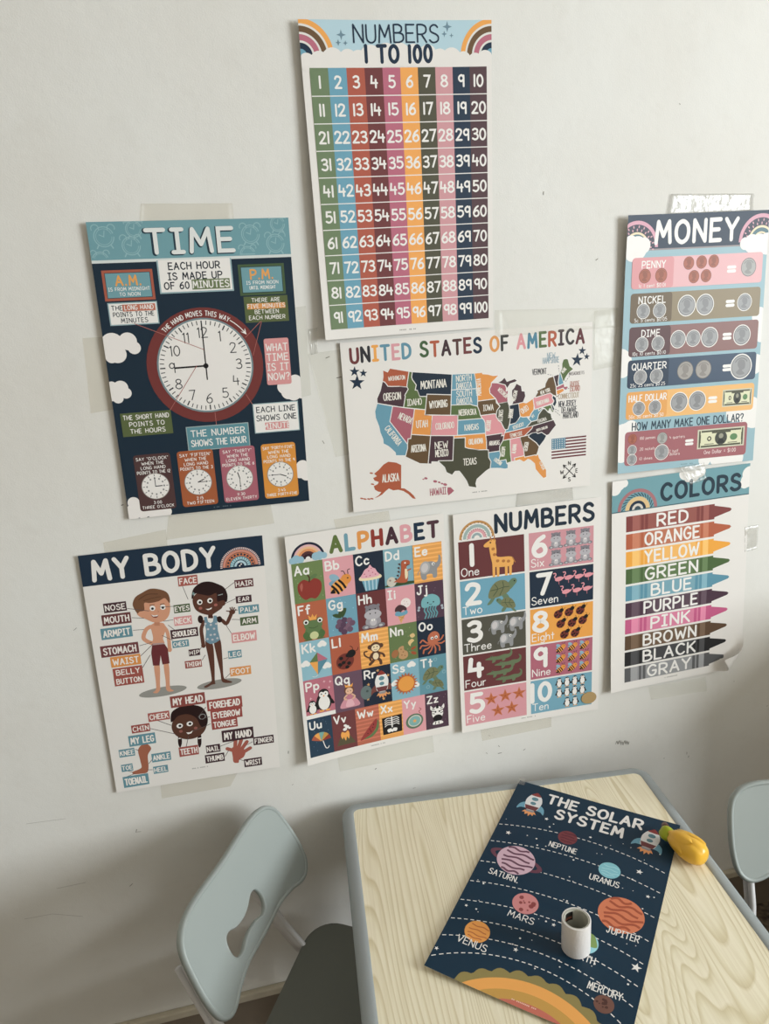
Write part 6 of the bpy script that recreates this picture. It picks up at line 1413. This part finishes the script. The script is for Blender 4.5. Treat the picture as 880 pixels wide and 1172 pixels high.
u, v = planet(283,278); P.ell(u,v,1.78,.62,(112,66,82),.12); P.ell(u,v,1.45,.4,SN,.12); P.ell(u,v,1.22,1.22,(214,178,194)); stripes(u,v,1.22,(112,72,92),(-.75,-.45,-.12,.2,.52,.82),.12,.06); name('SATURN',240,330)
u, v = planet(561,307); P.ell(u,v,.66,.66,(130,196,210)); stripes(u,v,.66,(160,214,224),(-.5,-.1,.3,.6),.1,.06); name('URANUS',543,346)
u, v = planet(311,407); P.ell(u,v,.78,.78,(214,136,136)); craters(u,v,.78,(150,70,70),11,5); name('MARS',295,456)
u, v = planet(595,441); P.ell(u,v,1.3,1.3,(222,126,88)); stripes(u,v,1.3,(176,84,58),(-.78,-.5,-.2,.1,.4,.7),.12,.09); name('JUPITER',598,508)
u, v = planet(169,491); P.ell(u,v,.74,.74,(244,164,80)); stripes(u,v,.74,(206,112,60),(-.5,-.1,.3,.6),.1,.05); name('VENUS',150,534)
u, v = planet(488,522); P.ell(u,v,.74,.74,(150,210,222)); P.poly([(u-.1,v-.7),(u+.35,v-.66),(u+.62,v-.2),(u+.66,v+.1),(u+.3,v+.15),(u,v-.2)],(132,160,90),True); P.poly([(u-.6,v-.3),(u-.3,v-.2),(u-.2,v+.3),(u-.5,v+.3)],(132,160,90),True); name('EARTH',478,574,.42,1.35)
u, v = planet(545,705); P.ell(u,v,.52,.52,(122,82,70)); craters(u,v,.52,(86,54,48),14,9); name('MERCURY',545,676)
P.build('educational_poster', 'dark navy poster titled THE SOLAR SYSTEM lying on the wooden table', 'poster')

# ================================================================ roll of tape standing on the poster
rx = on_level(659, 1084, TZ+.0042); RB = (rx[0], rx[1], TZ+.0042)
roll = empty('tape_roll', RB); tag(roll, 'white roll of sticky tape standing upright on the solar system poster', 'tape roll')
TAPEW = plain('tape_winding', (226, 222, 220), .35, .5, bump=.25, bscale=300)
CORE = plain('tape_core_card', (186, 184, 172), .8, .2)
def hollow(name, ro, ri, z0, z1, mat, n=64, wob=0):
    bm = bmesh.new(); P4 = []
    for r, z in ((ro, z0), (ro, z1), (ro-.0006, z1+.0004), (ri, z1+.0004), (ri, z0)):
        P4.append([bm.verts.new(((r+(wob*math.sin(5*k*2*PI/n) if r == ro else 0))*math.cos(2*PI*k/n), r*math.sin(2*PI*k/n), z)) for k in range(n)])
    for i in range(len(P4)):
        a, b = P4[i], P4[(i+1) % len(P4)]
        for k in range(n): bm.faces.new((a[k], a[(k+1) % n], b[(k+1) % n], b[k]))
    auto_smooth(bm_obj(name, bm, mat, roll, True), 40)
hollow('tape_winding', .0195, .0178, 0, .0490, TAPEW, wob=.0001)
hollow('cardboard_core', .0178, .0158, .0005, .0484, CORE)
bm = bmesh.new(); a0, a1 = math.radians(80), math.radians(128)
def cyl_patch(bm, b0, b1, z0, z1, r, n=10):
    g = [[bm.verts.new((r*math.cos(b0+(b1-b0)*k/n), r*math.sin(b0+(b1-b0)*k/n), z)) for k in range(n+1)] for z in (z0, z1)]
    for k in range(n): bm.faces.new((g[0][k], g[1][k], g[1][k+1], g[0][k+1]))
cyl_patch(bm, a0, a1, .0315, .0455, .01575)
inner = bm_obj('core_label', bm, plain('core_label_black', (40, 38, 36), .5, .3), roll, recalc=False)
inner['label'] = 'dark printed label inside the core'
bm = bmesh.new()
for k in range(5):
    b0 = a0+.12+k*.16; cyl_patch(bm, b0, b0+.04, .0345, .0385, .0157, 2); cyl_patch(bm, b0, b0+.11, .0345, .0355, .0157, 2); cyl_patch(bm, b0+.07, b0+.11, .0345, .0375, .0157, 2)
mk = bm_obj('label_print', bm, plain('core_label_red', (188, 110, 90), .5, .3), inner, recalc=False)

# ================================================================ yellow toy
YEL = plain('toy_yellow', (240, 186, 62), .3, .5, var=.06, bscale=60); LIME = plain('toy_lime', (166, 176, 34), .35, .5); STEM = plain('toy_stem', (84, 44, 40), .45, .4)
fc = on_level(787, 969, TZ+.021); ft = on_level(741, 939, TZ+.018)
fd = np.array([fc[0]-ft[0], fc[1]-ft[1], 0]); fd /= np.linalg.norm(fd)
toy = empty('toy_fruit', (fc[0], fc[1], TZ), math.atan2(fd[1], fd[0]))
tag(toy, 'yellow plastic toy fruit with a lime green cap on the solar system poster', 'toy')
bm = bmesh.new(); rings = []; N = 40
prf = [(x*.80+.001, r*.93) for x, r in ((-.040, .009), (-.036, .013), (-.028, .0165), (-.018, .0192), (-.006, .0214), (.008, .0222), (.020, .0212), (.030, .0176), (.036, .0118), (.0385, .004))]
for x, r in catmull([np.array(q) for q in prf], False, 3):
    ring = []
    for k in range(N):
        t = 2*PI*k/N; lob = 1-.075*max(0, math.cos(3*t+.4))**10*(1 if -.027 < x < .027 else .3)
        ring.append(bm.verts.new((x, r*lob*math.cos(t), .0208+r*.95*lob*math.sin(t))))
    rings.append(ring)
for r0, r1 in zip(rings, rings[1:]):
    for k in range(N): bm.faces.new((r0[k], r0[(k+1) % N], r1[(k+1) % N], r1[k]))
bm.faces.new(rings[0][::-1]); bm.faces.new(rings[-1])
bm_obj('fruit_body', bm, YEL, toy, True)
# overlapping peel leaves on the body
for nm, th0, x0, x1 in (('peel_leaf', 1.95, -.033, .013), ('peel_leaf', .75, -.026, .022), ('peel_leaf', 3.1, -.030, .006)):
    bm = bmesh.new(); gv = []
    for i in range(13):
        f = i/12; x = x0+(x1-x0)*f; wd = .62*math.sin(PI*min(1, f*.86+.14))**.7
        rr = np.interp(x, [a for a, _ in prf], [b for _, b in prf])+.0018
        gv.append([bm.verts.new((x, (rr-.0016*abs(j-4)/4)*math.cos(th0+wd*(j-4)/4), .0215+.95*(rr-.0016*abs(j-4)/4)*math.sin(th0+wd*(j-4)/4))) for j in range(9)])
    for i in range(12):
        for j in range(8): bm.faces.new((gv[i][j], gv[i][j+1], gv[i+1][j+1], gv[i+1][j]))
    bm_obj(nm, bm, YEL, toy, True)
bm = bmesh.new(); bmesh.ops.create_uvsphere(bm, u_segments=24, v_segments=14, radius=.0122)
for v in bm.verts:
    t = math.atan2(v.co.y, v.co.z); v.co *= 1+.07*math.cos(4*t); v.co += Vector((-.0385, 0, .0185))
bm_obj('green_cap', bm, LIME, toy, True)
bm = bmesh.new(); tube(bm, [(-.043, .004, .020), (-.050, .010, .018), (-.058, .018, .014)], [.0068, .0064, .005], 12)
bm_obj('stem', bm, STEM, toy, True)

# ================================================================ unseen cupboard, added to shade the lower right wall and chair
CUP = plain('shade_furniture_laminate', (196, 176, 142), .5, .4, var=.08, bscale=12)
cup = empty('shade_cupboard', (1.60, -.24, 0)); tag(cup, 'unseen low cupboard added right of the chair to shade the wall', 'cupboard')
box_obj('shade_cupboard_body', (-.30, .30, -.28, .22, .04, .78), CUP, cup, .004)
box_obj('shade_cupboard_top', (-.31, .31, -.295, .225, .78, .80), CUP, cup, .004)
box_obj('plinth', (-.28, .28, -.26, .20, 0, .04), plain('plinth_dark', (70, 62, 54)), cup)
for sx in (-1, 1):
    dr = box_obj('door', (min(sx*.004, sx*.292), max(sx*.004, sx*.292), -.298, -.2805, .06, .765), CUP, cup, .003)
    bm = bmesh.new(); tube(bm, [(sx*.04, -.299, .44), (sx*.04, -.316, .44), (sx*.04, -.316, .54), (sx*.04, -.299, .54)], .004, 8); bm_obj('handle', bm, CHW, dr, True)

# ================================================================ unseen bookcase, added to block window light passing under the table
case = empty('shade_bookcase', (1.42, -1.35, 0)); tag(case, 'unseen low bookcase added right of the table to block low window light', 'bookcase')
for nm, b in (('side_panel', (-.45, -.43, -.15, .15, 0, .52)), ('side_panel', (.43, .45, -.15, .15, 0, .52)), ('top', (-.45, .45, -.15, .15, .52, .54)), ('shelf', (-.43, .43, -.145, .15, .26, .278)), ('bottom', (-.43, .43, -.145, .15, .04, .058)), ('back_panel', (-.43, .43, .135, .148, .0, .52))):
    box_obj(nm, b, CUP, case)

# ================================================================ strips of clear tape
T_CLEAR = tape_mat('clear_tape', (.993, .993, .986, 1), .018, .3, .3, 60, .03)
T_SOFT = tape_mat('rumpled_tape', (.99, .99, .985, 1), .10, .3, .6, 38, .04)
T_MATTE = tape_mat('aged_tape', (.987, .981, .966, 1), .02, .35, .1, 60, .03)
T_SHINY = tape_mat('crumpled_tape', (.99, .99, .99, 1), .10, .30, 1.0, 42, .12)
def tape(label, quad, lifts, mat, crumple=0.0):
    """quad TL TR BR BL as seen, lifts = distance of each corner from the wall"""
    c = [on_wall(px, py, l) for (px, py), l in zip(quad, lifts)]
    nu, nv = 14, 8; ctr = sum(c)/4; rn = random.Random(len(label)); V = []; F = []
    for j in range(nv+1):
        for i in range(nu+1):
            s_, t = i/nu, j/nv
            X = c[0]*(1-s_)*(1-t)+c[1]*s_*(1-t)+c[2]*s_*t+c[3]*(1-s_)*t
            X = X+np.array([0, -abs(rn.gauss(0, 1))*crumple, 0]); V.append(X-ctr)
    for j in range(nv):
        for i in range(nu): a = j*(nu+1)+i; F.append((a, a+nu+1, a+nu+2, a+1))
    o = mesh_obj('tape_strip', V, F, mat, smooth=True); o.location = V3(ctr)
    md = o.modifiers.new('thickness', 'SOLIDIFY'); md.thickness = .00006
    return tag(o, label, 'tape', 'strips of clear tape')
W_ = .0008
tape('faint beige tape strip on the wall above the TIME poster title', [(161,233),(266,232.5),(268,254),(160,255.5)], (W_,W_,.0012,.0012), T_MATTE)
tape('short upright beige tape strip at the left edge of the TIME poster', [(94.4,387),(118,385.6),(134,468),(104,473)], (W_,.0016,.0016,W_), T_MATTE)
tape('long tape strip below the bottom edge of the TIME poster', [(193,590),(310,577.5),(314,599),(190,618)], (.0014,.0014,W_,W_), T_MATTE)
tape('upright clear tape strip along the right edge of the TIME poster', [(336,352),(350,350),(356,452),(344,455)], (W_,W_,W_,W_), T_CLEAR)
tape('small crumpled glossy tape bit between the TIME and NUMBERS 1 TO 100 posters', [(353,377),(363,375),(364,404),(356,406)], (W_,W_,W_,W_), T_SOFT, .0006)
tape('wide clear tape strip over the top edge of the UNITED STATES poster', [(566,355),(708,352),(709,374),(567,386)], (.0012,W_,.0036,.0048), T_CLEAR)
tape('upright clear tape strip over the right edge of the UNITED STATES poster', [(680,356),(707,353),(704,419),(679,424)], (.0042,W_,W_,.0046), T_CLEAR)
tape('wide upright clear tape strip left of the UNITED STATES poster', [(352,405),(389,400),(401,520),(384,523)], (W_,.0012,.0012,W_), T_CLEAR)
tape('glossy wrinkled tape strip above the MONEY poster title', [(767,222),(862.5,221.5),(862,241),(763,246)], (W_,W_,.0012,.0012), T_SHINY, .0009)
tape('crumpled glossy tape strip between the MONEY and COLORS posters', [(777,534),(806,529.5),(809,548),(790,555)], (.0070,.0060,.0066,.0080), T_SOFT, .0009)
tape('greenish clear tape strip below the bottom edge of the COLORS poster', [(741.8,786),(807.7,774.5),(808.8,791),(745,801)], (.0012,.0012,W_,W_), T_CLEAR)
tape('small glossy tape bit on the right edge of the COLORS poster', [(852,603),(868,600),(866,628),(852,632)], (.0052,W_,W_,.0052), T_SOFT, .0006)
tape('tape strip below the bottom edge of the NUMBERS counting poster', [(550,835.5),(631,820),(631,832),(552,848)], (.0012,.0012,W_,W_), T_MATTE)
tape('small crumpled tape strip between the UNITED STATES and NUMBERS counting posters', [(592,563),(655,554),(656,574),(590,580)], (W_,W_,W_,W_), T_SOFT, .0005)
tape('tape strip below the bottom edge of the ALPHABET poster', [(386,866),(495,841),(497,861),(389,883)], (.0012,.0012,W_,W_), T_CLEAR)
tape('beige tape strip below the bottom edge of the MY BODY poster', [(183.7,897.5),(272.7,883),(263.5,900),(185.3,914)], (.0012,.0012,W_,W_), T_MATTE)
tape('tape strip on the wall above the ALPHABET poster title', [(382,594.5),(445,584.5),(447,598),(385,608)], (W_,W_,.0012,.0012), T_MATTE)
tb = [on_level(px, py, TZ+.0072) for px, py in ((594.5,889.5),(602,893),(600,898.5),(592.5,897))]
ctr = sum(tb)/4
o = mesh_obj('tape_strip', [q-ctr+np.array([0, 0, .0012*(i < 2)]) for i, q in enumerate(tb)], [(3, 2, 1, 0)], T_SOFT); o.location = V3(ctr); md = o.modifiers.new('thickness', 'SOLIDIFY'); md.thickness = .0003
tag(o, 'tiny folded tape tab on the far corner of the SOLAR SYSTEM poster', 'tape', 'strips of clear tape')
tape('faint tape strip on the wall above the MY BODY poster title', [(118,621),(190,606),(192,627),(120,635)], (W_,W_,.0012,.0012), T_MATTE)

# ================================================================ scuffs and pencil marks on the paint
bm = bmesh.new()
def mark(px, py, pts, wd):
    c = on_wall(px, py, .0004)
    for pl in ribbon([(c[0]+a, c[2]+b) for a, b in pts], wd, caps=False):
        bm.faces.new([bm.verts.new((x, -.0003, z)) for x, z in pl])
rn = random.Random(11)
for px, py in ((706,850),(709,849.5),(712,851),(715,849.5),(718,850.5)):
    mark(px, py, [(-.003,-.003),(.0,.004),(.002,-.004),(.004,.003)], .0009)
for px, py in ((330,861),(622,221),(683,297),(778,119),(375,409),(388,432),(370,506),(474,902),(335,898),(788,866),(786,862),(571,854),(572,862),(557,862),(878,808),(156,951),(159,952),(150,1013),(135,878),(300,690),(140,578),(840,1061 if False else 780),(760,868),(600,858),(86,720),(560,842),(430,880)):
    a = rn.uniform(0, PI); l = rn.uniform(.001,.004); mark(px, py, [(-l*math.cos(a), -l*math.sin(a)), (l*math.cos(a), l*math.sin(a))], rn.uniform(.0006,.0013))
for pts in ([(30,943),(75,937)],[(28,1052),(60,1046),(95,1049)],[(65,1017),(98,1010)]):
    q = [on_wall(*a) for a in pts]; mark(*pts[0], [(b[0]-q[0][0], b[2]-q[0][2]) for b in q], .00035)
sm = bm_obj('scuff_marks', bm, plain('graphite_scuff', (112, 106, 98), .8, .1), wall_back, recalc=True)
kind(sm, 'structure')
# bring free-standing meshes' origins to their own place
for o in list(COL.objects):
    if o.type == 'MESH' and o.parent is None and 'category' in o and o.location.length < 1e-9:
        vs = np.array([v.co for v in o.data.vertices]); c = vs.mean(0)
        o.data.transform(Matrix.Translation(-Vector(c))); o.location = Vector(c)
